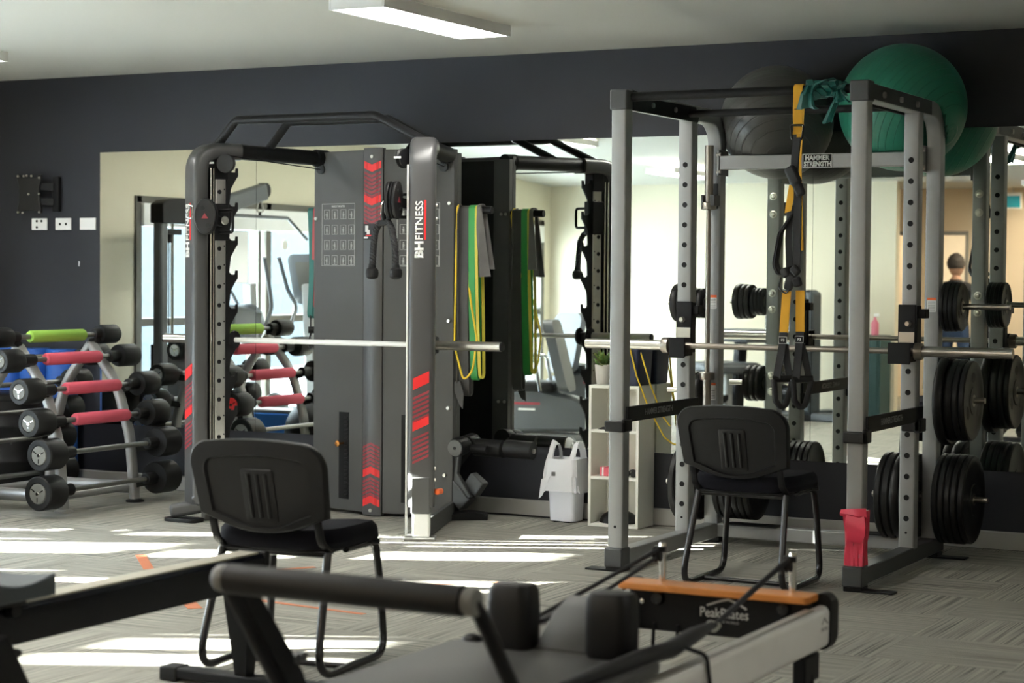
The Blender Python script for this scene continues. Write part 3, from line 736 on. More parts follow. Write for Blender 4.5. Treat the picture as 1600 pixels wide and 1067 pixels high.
# bands hung over the pegs
def band(name, m, x, y, ztop, zbot, wd, label, cat, th=.004, swing=0, splay=.03, grp='bands on the right-hand peg', rpeg=.024, depth=.03, twist=0):
    N = 14; front = []; back = []
    ZT = ztop
    arc = [(y+rpeg*cos(a), ZT+rpeg*sin(a)) for a in [pi*k/10 for k in range(11)]]
    pts = []
    # rear strand up, over the peg, front strand down, closed at the bottom
    for k in range(N): f = k/N; pts.append((x+swing*(1-f)+splay*sin(pi*f)*.3, y+rpeg+depth*sin(pi*f)*.3, zbot+.03+(ZT-zbot-.03)*f))
    for yy, zz in arc: pts.append((x, yy, zz))
    for k in range(1, N+1): f = k/N; pts.append((x+swing*f+splay*sin(pi*f), y-rpeg-depth*sin(pi*f)*.4, ZT-(ZT-zbot-.03)*f))
    for k in range(1, 6): a = pi*k/6; pts.append((x+swing, y-rpeg*cos(a), zbot+.03-.03*sin(a)))
    n_ = len(pts)
    mb = MB(); P = [Vector(p) for p in pts]; vs = []
    for i in range(n_):
        t = (P[(i+1) % n_]-P[i-1]).normalized(); wv = Vector((wd, 0, 0)); wv = wv-t*wv.dot(t); nn = t.cross(wv).normalized()*(th/2)
        vs += [P[i]-wv/2-nn, P[i]+wv/2-nn, P[i]+wv/2+nn, P[i]-wv/2+nn]
    fs = []
    for i in range(n_):
        j = (i+1) % n_
        for k in range(4): fs.append((4*i+k, 4*i+(k+1) % 4, 4*j+(k+1) % 4, 4*j+k))
    mb.add(vs, fs)
    o = mb.build(name, m, None, (x, y, zbot)); return tag(o, label, cat, grp)
py_ = -.325; pz_ = 1.742
mb = MB()
yl = fillet([(-5.393, py_-.045, 1.765), (-5.393, py_-.06, 1.3), (-5.393, py_-.068, .98), (-5.33, py_-.075, .785), (-5.27, py_-.08, .84), (-5.245, py_-.075, 1.02), (-5.29, py_-.065, 1.22), (-5.37, py_+.02, 1.45), (-5.395, py_+.03, 1.74), (-5.394, py_+.0, 1.775)], .12, 8, True)
o = mb.tube(yl, .006, 8, closed=True).build('resistance_tube', yelt, None, (-5.36, py_, .78)); tag(o, 'thin yellow tube loop, leftmost on the band peg beside the cable machine', 'exercise band', 'bands on the right-hand peg')
band('resistance_band', greyb, -5.362, py_, pz_, .70, .062, 'wide mottled dark grey band beside the yellow tube on the peg', 'exercise band', .006, .01, .0)
band('resistance_band', greenb, -5.311, py_, pz_+.004, .79, .040, 'bright green loop band hanging in the middle of the peg', 'exercise band', .005, .02, .0)
band('resistance_band', yelb, -5.284, py_, pz_+.002, .80, .017, 'flat dull yellow loop band hanging beside the green band', 'exercise band', .005, .03, .0)
mb = MB(); rr = []
for k in range(12):
    f = k/11; z = pz_+.03-f*.40; wd = .022+.052*f; xx = -5.262+.020*f
    rr.append([(xx-wd/2+.012*f, py_-.032-.012*sin(5*f), z), (xx, py_-.036-.02*f, z-.004), (xx+wd/2+.012*f, py_-.030+.012*f, z), (xx+wd/2+.01*f, py_-.022+.012*f, z), (xx, py_-.028-.018*f, z), (xx-wd/2+.012*f, py_-.026-.01*sin(5*f), z)])
o = mb.loft(rr)
rr = []
for k in range(9):
    a = pi*k/8; rr.append([(-5.262+dx, py_-(.030+dr)*cos(a), pz_+.0+(.028+dr)*sin(a)) for dx, dr in ((-.011, 0), (.011, 0), (.011, .008), (-.011, .008))])
mb.loft(rr)
rr = []
for k in range(10):
    f = k/9; z = pz_-f*.33; wd = .022+.05*f; rr.append([(-5.262-wd/2+.02*f, py_+.030, z), (-5.262+wd/2+.02*f, py_+.030+.02*f, z), (-5.262+wd/2+.02*f, py_+.038+.02*f, z), (-5.262-wd/2+.02*f, py_+.038, z)])
mb.loft(rr)
o = mb.build('towel', greyc, None, (-5.262, py_, 1.40)); tag(o, 'small grey cloth towel draped over the end of the band peg', 'towel')
mb = MB(); rr = []
for k in range(10):
    f = k/9; wd = .05*(1-abs(f-.45)*1.2)+.01; xx = -5.382+.03*f; z = .72-.13*f+.06
    rr.append([(xx-wd/2, py_-.055, z), (xx+wd/2, py_-.05-.02*f, z-.02*f), (xx+wd/2, py_-.044-.02*f, z-.02*f), (xx-wd/2, py_-.049, z)])
mb.loft(rr)
o = mb.tube([(-5.385, py_-.052, pz_-.02), (-5.385, py_-.052, 1.2), (-5.385, py_-.052, .77)], .006, 6).tube([(-5.385, py_-.052, pz_-.02), (-5.385, py_-.03, pz_+.03), (-5.385, py_+.03, pz_+.02), (-5.385, py_+.04, 1.3)], .006, 6).build('door_anchor_strap', greyb, None, (-5.40, py_, .62)); tag(o, 'dark strap with a leaf-shaped end, lowest on the band peg', 'strap', 'bands on the right-hand peg')
band('resistance_band', tealb, -6.392, py_, pz_, 1.12, .035, 'teal loop band on the short peg at the left of the cable machine', 'exercise band', .005, -.0, .02, 'bands on the left-hand peg')
band('resistance_band', redb, -6.362, py_, pz_, 1.18, .018, 'narrow red loop band behind the teal one on the left peg', 'exercise band', .005, .0, .0, 'bands on the left-hand peg')
mb = MB().cyl((-6.40, py_-.03, 1.05), (-6.36, py_-.0, 1.05), .020, 14); 
o = mb.build('band_handle_grip', rub, None, (-6.38, py_, 1.05))
o2 = MB().tube(fillet([(-6.385, py_-.02, 1.045), (-6.40, py_-.03, .96), (-6.385, py_-.035, .94), (-6.365, py_-.01, .965), (-6.37, py_-.0, 1.04)], .01, 4), .005, 8).tube([(-6.39, py_-.02, 1.05), (-6.385, py_-.022, 1.40), (-6.385, py_, pz_+.025)], .004, 6).build('band_loop', blkw, o)
tag(o, 'black band handle hanging at the left edge of the cable machine', 'exercise handle')
# black wedge on the floor behind
mb = MB()
rr = []
for k in range(11):
    f = k/10; x = -5.41+.17*f; y = -.40+.17*f*.75; h = .018+.03*(1-(2*f-1)**2)*.5+.012; tw = .03
    rr.append([(x-.02, y+.03, .001), (x+.02, y-.035, .001), (x+.02, y-.03, h), (x-.015, y+.025, h+.008)])
o = mb.loft(rr).build('curved_pad', rub, None, (-5.33, -.33, 0)); tag(o, 'small black curved pad lying on the carpet between cable machine and bin', 'pad')
shaftm = mat('dull_shaft_steel', (.26, .26, .25), .35, .9, var=.1, vscale=30)
# ------------------------------------------------------------------ A-frame rack of fixed barbells
ar = thing('barbell_rack', 'silver A-frame rack of fixed barbells at the left end of the mirror', 'barbell rack', (-7.80, -.9, 0))
AX = -7.80
ROWS = [(-7.68, .872, .068), (-7.535, .705, .074), (-7.465, .53, .079), (-7.39, .355, .090), (-7.40, .14, .098)]
for s in (1, -1):
    for y in (-.62, -1.26):
        pts = [(AX+s*.0, y, .945), (AX+s*.20, y, .70), (AX+s*.295, y, .40), (AX+s*.335, y, .015)]
        MB().tube(fillet(pts, .5, 8), .034, 16, prof=[(a/.034, b_/.034) for a, b_ in rrect(-.034, .034, -.022, .022, .015, 3)], upv=(0, 1, 0)).build('leg', railp, ar)
        MB().lathe([(0, .001), (.055, .001), (.055, .012), (.035, .02), (0, .02)], (AX+s*.335, y, 0), (0, 0, 1), 22).build('foot', rub if y > -1 else alu, ar)
    MB().cyl((AX+s*.30, -1.26, .09), (AX+s*.30, -.62, .09), .022, 14).build('base_rail', railp, ar)
for y in (-.62, -1.26): MB().cyl((AX-.33, y, .085), (AX+.33, y, .085), .036, 18).build('base_tube', railp, ar)
def saddle(X, y, z, dx):
    m_ = MB().lathe([(.024, -.045), (.034, -.045), (.034, .045), (.024, .045)], (X, y, z), (0, 1, 0), 14)
    m_.bar((X-dx*.02, y, z-.02), (X-dx*.075, y+(.05 if y < -1 else -.05), z-.035 if dx else z-.05), .05, .04)
    m_.build('saddle', rub, ar, bevel=.003)
for y in (-.56, -1.315):
    for s in (1, -1):
        for x, z, r in ROWS: saddle(AX+s*(x-AX), y, z, s)
    saddle(AX, y, 1.0, 0)
def fixed_barbell(x, z, r, label, foam=None, cap=alu, y0=-1.555, ln=1.19, f0=-1.17, f1=-.69):
    t = thing('fixed_barbell', label, 'barbell', (x, -.95, z), 'fixed barbells')
    hl = .155
    MB().cyl((x, y0+.05, z), (x, y0+ln-.05, z), .0150, 14).build('shaft', shaftm, t)
    for k, (ya, d) in enumerate(((y0, 1), (y0+ln, -1))):
        MB().lathe([(0, .004), (r*.62, .004), (r*.66, 0), (r*.93, 0), (r, .008), (r, hl-.012), (r*.94, hl), (.03, hl), (.024, hl+.012), (0, hl+.012)], (x, ya, z), (0, d, 0), 30).build('head', rub, t)
        c = MB().lathe([(0, -.0022), (r*.56, -.0022), (r*.6, .0045), (0, .0045)], (x, ya, z), (0, d, 0), 26)
        c.build('end_plate', cap if k == 0 else (red if foam else alu), t, label='round end plate')
        c2 = MB().lathe([(0, -.006), (.009, -.006), (.012, -.001), (0, -.001)], (x, ya, z), (0, d, 0), 14)
        for q in range(3): a = q*2*pi/3+.5; c2.bar((x+r*.22*cos(a), ya-d*.003, z+r*.22*sin(a)), (x+r*.48*cos(a), ya-d*.003, z+r*.48*sin(a)), .006, .002, (0, 1, 0))
        c2.build('end_bolt', chrome, t)
        MB().lathe([(.0135, 0), (.022, 0), (.022, .03), (.0135, .035)], (x, ya+d*(hl+.012), z), (0, d, 0), 16).build('collar', chrome, t)
    if foam:
        MB().lathe([(.0152, 0), (.031, .002), (.036, .012), (.036, f1-f0-.012), (.031, f1-f0-.002), (.0152, f1-f0)], (x, f0, z), (0, 1, 0), 20).build('foam_sleeve', foam, t, label='foam sleeve')
    return t
platec = mat('dull_end_plate', (.12, .12, .108), .55, .0, var=.1)
fixed_barbell(AX, 1.0, .058, 'fixed barbell with the lime green foam sleeve on top of the rack', foamg, platec, -1.50, 1.10)
fixed_barbell(*ROWS[0], 'pink foam-sleeved fixed barbell, highest of the three pink ones', foamp, platec)
fixed_barbell(*ROWS[1], 'pink foam-sleeved fixed barbell, middle of the three pink ones', foamp, platec)
fixed_barbell(*ROWS[2], 'pink foam-sleeved fixed barbell, lowest of the three pink ones', foamp, platec)
fixed_barbell(*ROWS[3], 'bare-shafted fixed barbell just above the lowest one on the rack', None, platec)
fixed_barbell(*ROWS[4], 'bare-shafted fixed barbell lowest on the camera side of the rack, near the carpet', None, platec)
for (x, z, r), nm in zip(ROWS, ('highest', 'second', 'third', 'fourth', 'lowest')):
    fixed_barbell(2*AX-x, z, r, 'bare-shafted fixed barbell on the far side of the rack, %s there' % nm, None, platec)

# things behind the rack
for x, lab in ((-8.68, 'blue foam roller standing behind the barbell rack, middle of three'), (-8.455, 'blue foam roller standing behind the barbell rack, nearest the mirror'), (-8.905, 'blue foam roller standing behind the barbell rack, at the picture edge')):
    o = MB().lathe([(.03, .004), (.095, .004), (.10, .01), (.10, .872), (.095, .88), (.03, .88), (.03, .004)], (x, -.125, 0), (0, 0, 1), 28).build('foam_roller', bluef, None, (x, -.125, 0)); tag(o, lab, 'foam roller', 'blue foam rollers')
t = thing('black_drum', 'black round plastic tub standing at the left edge behind the barbell rack', 'tub', (-8.57, -.53, 0))
MB().lathe([(0, .002), (.235, .002), (.24, .02), (.24, .18), (.246, .19), (.246, .205), (.24, .215), (.24, .40), (.246, .41), (.246, .425), (.24, .435), (.24, .59), (0, .60)], (-8.57, -.53, 0), (0, 0, 1), 36).build('body', blkp, t)
MB().lathe([(.242, .575), (.252, .58), (.252, .61), (.24, .618), (0, .618)], (-8.57, -.53, 0), (0, 0, 1), 36).build('lid', rub, t)
# ------------------------------------------------------------------ silver power rack
XL, XR, W = -3.842, -2.689, .075
YF, YM, YBk = -1.671, -.8715, -.4865      # front faces of the front, middle and rear posts
pr = thing('power_rack', 'silver power rack with holed uprights and black pull-up bars', 'power rack', ((XL+XR+W)/2, -1.05, 0))
ZT = 2.235
def post(x, y, z0, z1): return MB().prism(rrect(x, x+W, y, y+W, .008, 3), 'z', z0, z1)
for x in (XL, XR):
    left = x == XL
    fu = post(x, YF, .09, ZT-.03).build('front_upright', rackg, pr)
    mu = post(x, YM, .09, ZT-.03).build('middle_upright', rackg, pr)
    # top beam that bends down into the rear upright
    pth = fillet([(x+W/2, YF+.01, ZT-W/2), (x+W/2, YBk+W/2, ZT-W/2), (x+W/2, YBk+W/2, .09)], .17, 10)
    MB().tube(pth, W/2, prof=[(a/(W/2), b_/(W/2)) for a, b_ in rrect(-W/2, W/2, -W/2, W/2, .008, 3)], upv=(1, 0, 0)).build('rear_upright', rackg, pr)
    MB().box(x+(W if not left else -.002), x+(W+.002 if not left else 0), YF+.0, YM+.20, ZT-W+.004, ZT-.004).build('top_plate', rackd, pr, smooth=False)
    MB().box(x-.006, x+W+.006, YF-.008, YF+W, ZT-W-.01, ZT+.008).build('corner_cap', rackd, pr, bevel=.006)
    # bracket plate for the pull-up bars on the inner side
    xi = x+W if left else x
    d = .010 if left else -.010
    MB().prism([(YF+.06, ZT-.085), (YF+.06, ZT+.01), (YF+.26, ZT-.015), (YM+.02, ZT-.01), (YM+.06, ZT-.06), (YM+.05, ZT-.085)], 'x', min(xi, xi+d), max(xi, xi+d)).build('bar_bracket', blk, pr, bevel=.002)
    for y in (YF+.28, YF+.55, YM-.02): MB().cyl((xi+d, y, ZT-.045), (xi+d*1.9, y, ZT-.045), .013, 8).build('bracket_bolt', steel, pr)
    if not left:
        for y in (YF+.22, YF+.48, YF+.74): MB().cyl((x+W, y, ZT-.042), (x+W+.014, y, ZT-.042), .014, 8).build('bracket_bolt', steel, pr)
    # base beam with end caps and rubber feet
    MB().box(x, x+W, YF+.0, -.335, .025, .10).build('base_beam', rackd if not left else rackg, pr, bevel=.006)
    MB().box(x-.008, x+W+.008, YF-.022, YF+.075, .022, .112).build('base_cap', rackd, pr, bevel=.006)
    fx = -1 if left else 1
    for yy in (YF+.02, -.44):
        f = MB().box(x-.005, x+W+.005, yy-.03, yy+.06, .001, .026).box(x+W/2+(0 if fx > 0 else -.15), x+W/2+(.18 if fx > 0 else 0), yy-.03, yy+.05, .001, .009)
        f.build('rubber_foot', rub, pr, bevel=.003)
    # holes: middle uprights all the way up, rear of the front uprights too
    for k in range(18):
        z = .25+.1*k-.012
        if .69 < z < .76: continue
        for ya, yb_, par in ((YM-.0012, YM+.004, mu), (YM+W-.004, YM+W+.0012, mu), (YF+W-.004, YF+W+.0012, fu)):
            MB().cyl((x+W/2, ya, z), (x+W/2, yb_, z), .0135, 16).build('upright_hole', blk, par)
    MB().cyl((x+W/2, YM-.0012, .17), (x+W/2, YM+.004, .17), .006, 12).build('bolt_hole', blk, mu); MB().cyl((x+W/2, YF-.0012, .21), (x+W/2, YF+.004, .21), .007, 12).build('bolt_hole', blk, fu)
    # J hook holding the bar
    hx0, hx1 = (x+.004, x+.088) if left else (x-.010, x+W+.0)
    j = MB().box(hx0, hx1, YM-.020, YM-.001, .985, 1.255).box(hx0, hx1, YM-.10, YM-.02, .985, 1.018)
    j.prism([(YM-.115, .975), (YM-.10, .985), (YM-.10, 1.07), (YM-.115, 1.078)], 'x', hx0+(.004 if left else -.02), hx1+.004)
    sx_ = x+W+.001 if left else x+W+.001
    j.box(x+W+.001, x+W+.008, YM-.02, YM+W*.7, 1.0, 1.25)
    jo = j.build('bar_hook', blk, pr, bevel=.004)
    MB().box(hx0+.005, hx1-.005, YM-.024, YM-.019, 1.075, 1.125).build('steel_face', steel, jo, smooth=False)
    MB().lathe([(0, 0), (.012, 0), (.014, .006), (.008, .014), (.014, .022), (.010, .03), (0, .03)], (x+W/2+.005, YM-.02, 1.165), (0, -1, 0), 14).build('hook_pin', steel, jo)
    MB().box(x+W, x+W+.045, YM-.005, YM+.055, 1.19, 1.235).build('hook_block', blk, jo, bevel=.004)
    # safety arm with clamps
    ax_ = x+W+.004 if left else x+W+.004
    MB().box(ax_, ax_+.012, YF+.02, YM+.08, .700, .772).build('safety_arm', blk, pr, bevel=.003)
    MB().box(x-.010, x+W+.020, YF-.028, YF-.001, .655, .707).box(x+W+.001, x+W+.02, YF-.028, YF+.06, .655, .715).build('safety_clamp', blkp, pr, bevel=.006)
    MB().box(x+.015, x+W+.03, YM-.03, YM-.001, .655, .715).box(x+W+.001, x+W+.03, YM-.03, YM+.085, .65, .715).build('safety_clamp', blkp, pr, bevel=.006)
    text('lettering', 'HAMMER STRENGTH', .030, (ax_+.0122, (-1.445-1.14)/2 if left else -1.30, .738), (0, 1, 0), (0, 0, 1), dimlet, pr, .001, bold=.015, width=.33)
    # storage pegs
    for z in (1.243, .785, .30):
        p0 = x if left else x+W
        e = (-.225 if left else {1.243: .34, .785: .225, .30: .245}[z])
        MB().cyl((p0, YBk+W/2, z), (p0+e, YBk+W/2, z), .0145, 18).build('storage_peg', steel, pr)
        MB().box(min(p0, p0+e*.05), max(p0, p0+e*.05), YBk+.005, YBk+W-.005, z-.045, z+.045).build('peg_flange', rackd, pr, bevel=.004)
    p0 = x+W if left else x
    e = .30 if left else -.26
    MB().cyl((p0, YBk+W/2, .30), (p0+e, YBk+W/2, .30), .0145, 18).build('storage_peg', steel, pr)
    # warning labels on the rear uprights and peg bolts behind
    for zl, zh in ((1.215, 1.285), (.74, .83))[:2 if left else 1]:
        lb = MB().box(x+.016, x+.060, YBk-.0015, YBk, zl, zh).build('warning_label', white, pr, smooth=False)
        MB().box(x+.016, x+.060, YBk-.0022, YBk-.001, zh-.013, zh).build('label_header', orng, lb, smooth=False)
        mb = MB()
        for k in range(6): mb.box(x+.020, x+.056, YBk-.0022, YBk-.001, zl+.007+k*.008, zl+.010+k*.008)
        mb.build('label_print', dimlet, lb, smooth=False)
    for z in (1.83, 1.73, 1.29, 1.20, .83, .74): MB().lathe([(0, .013), (.010, .012), (.014, .004), (.022, .003), (.022, 0), (0, 0)], (x+W/2, YBk+W, z), (0, 1, 0), 14).build('post_bolt', steel, pr)
# crossbars
MB().cyl((XL+W, -1.615, 2.212), (XR, -1.615, 2.212), .0215, 18).build('pull_up_bar', blk, pr)
MB().cyl((XL+W, -.93, 2.185), (XR, -.93, 2.185), .0185, 18).build('pull_up_bar', blk, pr)
for x0, x1 in ((XL+W, XL+W+.012), (XR-.012, XR)):
    p_ = MB().box(x0, x1, -.545, -.41, 1.90, 2.03).build('beam_flange', rackg, pr, bevel=.003)
    mb = MB()
    for z in (1.92, 2.008): mb.cyl((x0-.004, -.535, z), (x1+.008, -.535, z), .011, 8)
    mb.build('flange_bolt', steel, p_)
MB().box(XL+W+.012, XR-.012, -.54, -.492, 1.930, 2.000).build('rear_beam', rackg, pr, bevel=.005)
bd = MB().box(-3.307, -3.148, -.5425, -.5395, 1.929, 2.001).build('badge', blk, pr, smooth=False)
mb = MB()
for x0, x1, z0, z1 in ((-3.305, -3.150, 1.9305, 1.9335), (-3.305, -3.150, 1.9965, 1.9995), (-3.305, -3.302, 1.931, 1.999), (-3.153, -3.150, 1.931, 1.999)): mb.box(x0, x1, -.5432, -.542, z0, z1)
mb.build('badge_border', lettr, bd, smooth=False)
text('lettering', 'HAMMER', .026, (-3.2275, -.5425, 1.9805), (1, 0, 0), (0, 0, 1), lettr, bd, .001, bold=.045, width=.128)
text('lettering', 'STRENGTH', .026, (-3.2275, -.5425, 1.9495), (1, 0, 0), (0, 0, 1), lettr, bd, .001, bold=.045, width=.143)
MB().box(XL+W, XR, -.49, -.42, .03, .10).build('rear_base_beam', rackg, pr, bevel=.006)
for xa, xz in ((XL+W+.06, XL+W+.34), (XR-.30, XR-.05)): MB().box(xa, xz, -.53, -.43, .1005, .108).build('floor_anchor', blk, pr, bevel=.003)
# holder for the upright bar on the rear left post
hd = MB().box(XL+.012, XL+.062, YBk-.006, YBk-.001, 1.73, 1.86).box(XL+.05, XL+.075, YBk-.085, YBk-.005, 1.745, 1.80)
hd.box(XL+.0, XL+.012, YBk-.085, YBk-.02, 1.745, 1.80).box(XL+.0, XL+.07, YBk-.03, YBk-.02, 1.745, 1.80)
hd.build('bar_holder', rackd, pr, bevel=.004)

# ------------------------------------------------------------------ bars
def olympic(name, label, p, axis, ln, sl, rs=.0145, rsl=.025, caps=True):
    a = Vector(axis).normalized(); p = Vector(p); t = thing(name, label, 'barbell', p)
    h = ln/2
    MB().cyl(p-a*(h-sl), p+a*(h-sl), rs, 18).build('shaft', wornst, t)
    for s in (-1, 1):
        MB().cyl(p+a*s*(h-sl), p+a*s*h, rsl, 22).build('sleeve', steel if abs(a.x) > .5 else wornst, t)
        MB().lathe([(rs, -.012), (.030, -.012), (.040, -.008), (.040, .022), (.036, .028), (rsl, .028)], p+a*s*(h-sl-.02), a*s, 24).build('collar', wornst, t)
    return t
olympic('olympic_barbell', 'steel olympic barbell lying across the front hooks of the power rack', ((XL+XR+W)/2+.0, YM-.062, 1.036), (1, 0, 0), 2.17, .43)
olympic('short_barbell', 'short steel barbell stored upright on the rear left post of the power rack', (XL+.031, YBk-.052, 1.305), (0, 0, 1), 1.50, .30, .013, .0225)

# ------------------------------------------------------------------ weight plates on the pegs
def plate(x0, th, r, z, label, group, y=YBk+W/2, holes=False, d=1):
    """plate whose flat side starts at x0, thickness th towards +x"""
    t = thing('weight_plate', label, 'weight plate', (x0, y, z-r), group)
    g = .019
    MB().lathe([(g, 0), (r*.34, 0), (r*.36, th*.12), (r*.80, th*.12), (r*.83, 0), (r*.97, 0), (r, th*.2), (r, th*.8), (r*.97, th), (r*.83, th), (r*.80, th*.88), (r*.36, th*.88), (r*.34, th), (g, th), (g, 0)], (x0, y, z), (1, 0, 0), 44).build('disc', iron, t)
    MB().lathe([(.016, -.001), (.030, -.001), (.030, th+.001), (.016, th+.001), (.016, -.001)], (x0, y, z), (1, 0, 0), 24).build('hub', wornst, t)
    if holes:
        for k in range(3):
            mb = MB()
            a = pi/2+k*2*pi/3; N = 10; ring = []
            for q in range(N):
                b_ = 2*pi*q/N; rr_ = r*.58+r*.13*sin(b_); aa = a+.32*cos(b_); ring.append((rr_*cos(aa), rr_*sin(aa)))
            xa = x0+th*.88-.0012; vs = [[(xx, y+c_, z+s_) for c_, s_ in ring] for xx in (xa, xa+.0018)]
            mb.loft(vs)
            mb.build('grip_opening', blk, t, smooth=False)
    return t
LG, RG = 'plates on the left pegs', 'plates on the right pegs'
zt = lambda r, z: z-(.028-.0235)     # a plate hangs on its peg by the top of its bore
def stack(x0, specs, z, where, group, d=1):
    """specs: list of (thickness, radius, holes, description); d = direction away from the post"""
    x = x0
    for th, r, hl, ds in specs:
        xs = x if d > 0 else x-th
        plate(xs, th, r, z-.0014, ds+' '+where, group, holes=hl)
        x += d*(th+.0015)
L0 = XL-.018; R0 = XR+W+.020
stack(L0, [(.022, .078, 0, 'small black plate innermost'), (.022, .078, 0, 'second small black plate'), (.022, .078, 0, 'third small black plate'), (.028, .096, 0, 'thick black plate'), (.028, .098, 0, 'larger thick black plate'), (.034, .100, 0, 'outermost largest black plate')], 1.243, 'on the top left peg of the power rack', LG, -1)
stack(L0, [(.030, .10, 0, 'black plate innermost'), (.030, .102, 0, 'middle black plate'), (.034, .102, 0, 'outer black plate')], .785, 'on the middle left peg of the power rack', LG, -1)
stack(L0, [(.045, .19, 0, 'thick black plate innermost'), (.040, .195, 0, 'second black plate'), (.035, .20, 0, 'outer thin-rimmed black plate')], .30, 'on the bottom outside left peg of the power rack', LG, -1)
stack(R0, [(.020, .122, 0, 'black plate innermost'), (.020, .122, 0, 'second black plate'), (.022, .122, 0, 'third black plate'), (.022, .120, 1, 'outer black plate with small openings')], 1.243, 'on the top right peg of the power rack', RG)
stack(R0, [(.045, .222, 0, 'thick black plate innermost'), (.040, .200, 0, 'second black plate'), (.030, .20, 0, 'third black plate'), (.030, .196, 1, 'outer black plate with three openings')], .785, 'on the middle right peg of the power rack', RG)
stack(R0, [(.030, .221, 0, 'thin large black plate innermost'), (.030, .221, 0, 'second thin large black plate'), (.030, .221, 0, 'third thin large black plate'), (.030, .221, 0, 'fourth thin large black plate'), (.032, .217, 0, 'outermost thin large black plate')], .30, 'on the bottom outside right peg of the power rack', RG)
stack(XL+W+.018, [(.032, .172, 0, 'first black plate'), (.032, .172, 0, 'second black plate'), (.032, .172, 0, 'third black plate'), (.032, .172, 0, 'fourth black plate'), (.032, .172, 0, 'fifth black plate'), (.032, .172, 0, 'outermost black plate')], .30, 'on the bottom inside left peg, behind the chair', 'plates on the inside pegs')
stack(XR-.018, [(.050, .215, 0, 'thick black plate innermost'), (.045, .215, 0, 'second thick black plate'), (.040, .215, 0, 'third black plate'), (.035, .215, 0, 'outer black plate')], .30, 'on the bottom inside right peg, behind the middle upright', 'plates on the inside pegs', -1)

# ------------------------------------------------------------------ exercise balls wedged between rear beam and mirror
def ball(x, y, z, r, m, label):
    mb = MB().sphere((x, y, z), r, 80, 56)
    out = []
    def yback(zz):      # rear outline of the bent top beam and upright
        if zz < 2.0275: return -.407
        if zz < 2.232: return -.619+sqrt(.2105**2-(zz-2.0275)**2)
        return -9
    for v in mb.v:
        v = Vector(v)
        # soft ball: flattened on the wall, resting on the beam, pressed in where an upright touches it
        for px in (XL, XR):
            d = max(px-.004-v.x, v.x-px-W-.004, 0)
            if d < .07:
                lim = yback(v.z)-d*3
                if v.z > 2.232: lim = -9
                if lim > -5 and v.y < lim: v.y = lim
        if v.y > -.008: v.y = -.008
        if v.z < 2.003 and v.y < -.486:
            if 2.003-v.z < -.486-v.y or v.y < -.53: v.z = 2.003
            else: v.y = -.486
        out.append(tuple(v))
    mb.v = out
    o = mb.build('exercise_ball', m, None, (x, y, z)); return tag(o, label, 'exercise ball', 'exercise balls')
ball(-2.859, -.325, 2.235, .318, ballg, 'big green exercise ball on top of the power rack at the right')
ball(-3.533, -.305, 2.182, .293, ballb, 'charcoal exercise ball on top of the power rack, left of the green one')

# ------------------------------------------------------------------ suspension trainer hanging from the front pull-up bar
st = thing('suspension_trainer', 'yellow and black suspension straps hanging from the front pull-up bar of the power rack', 'suspension trainer', (-2.945, -1.615, .80))
bx_, by_, bz_ = -2.945, -1.615, 2.212
arc = [(bx_, by_+.026*cos(a), bz_+.026*sin(a)) for a in [pi*k/8 for k in range(9)]]
MB().ribbon([(bx_+.006, by_+.03, 1.50), (bx_-.010, by_+.028, 1.9), (bx_-.004, by_+.027, 2.15)]+arc+[(bx_, by_-.028, 2.1), (bx_+.004, by_-.030, 2.04), (bx_+.002, by_-.034, 2.015)], [(.020, 0, 0), (.022, 0, 0), (.036, 0, 0)]+[(.042, 0, 0)]*12, .004).build('anchor_strap', yell, st)
mb = MB()
for z in (2.125, 2.05): mb.box(bx_-.014, bx_+.02, by_-.0325, by_-.030, z, z+.003)
mb.build('stitching', blk, st, smooth=False)
cc = fillet([(bx_-.028, by_-.04, 2.055), (bx_+.034, by_-.04, 2.055), (bx_+.026, by_-.04, 1.99), (bx_-.020, by_-.04, 1.99)], .012, 4, True)
MB().tube(cc, .005, 8, closed=True).build('carabiner', blkg, st)
MB().ribbon([(bx_+.006, by_-.045, 2.0), (bx_+.0, by_-.047, 1.93), (bx_-.004, by_-.047, 1.85), (bx_+.014, by_-.05, 1.78), (bx_+.012, by_-.048, 1.4)], (.034, 0, 0), .012).build('main_strap', blkw, st)
kn = MB(); kn.bar((bx_-.028, by_-.055, 1.87), (bx_+.016, by_-.062, 1.79), .052, .035, (0, 1, 0)).bar((bx_+.01, by_-.06, 1.80), (bx_+.035, by_-.06, 1.74), .045, .03, (0, 1, 0)); kn.build('strap_knot', blkw, st, bevel=.012)
MB().ribbon([(bx_-.012, by_-.05, 1.79), (bx_-.018, by_-.052, 1.74), (bx_-.03, by_-.052, 1.67)], [(.028, 0, 0), (.034, 0, .01), (.03, 0, .01)], .004).build('yellow_tab', yell, st)
MB().ribbon([(bx_-.02, by_-.05, 1.70), (bx_-.026, by_-.05, 1.55), (bx_-.02, by_-.05, 1.40)], (.030, 0, 0), .006).build('inner_strap', blkw, st)
lp = fillet([(bx_-.005, by_-.055, 1.66), (bx_-.06, by_-.06, 1.58), (bx_-.085, by_-.06, 1.44), (bx_-.06, by_-.06, 1.385), (bx_-.01, by_-.055, 1.43)], .05, 6)
MB().ribbon(lp, (.004, .03, .012), .004).ribbon(lp, (.022, .02, .01), .004).build('loose_tail', blkw, st)
mb = MB()
for dx, z, a_ in ((-.035, 1.40, .4), (-.01, 1.375, -.5), (.012, 1.41, .8), (-.02, 1.345, -.2), (.02, 1.36, .3)): mb.bar((bx_+dx-.02*cos(a_), by_-.06-.004*a_, z-.02*sin(a_)), (bx_+dx+.02*cos(a_), by_-.06-.004*a_, z+.02*sin(a_)), .045, .03, (0, 1, 0))
mb.build('strap_bundle', blkw, st, bevel=.010)
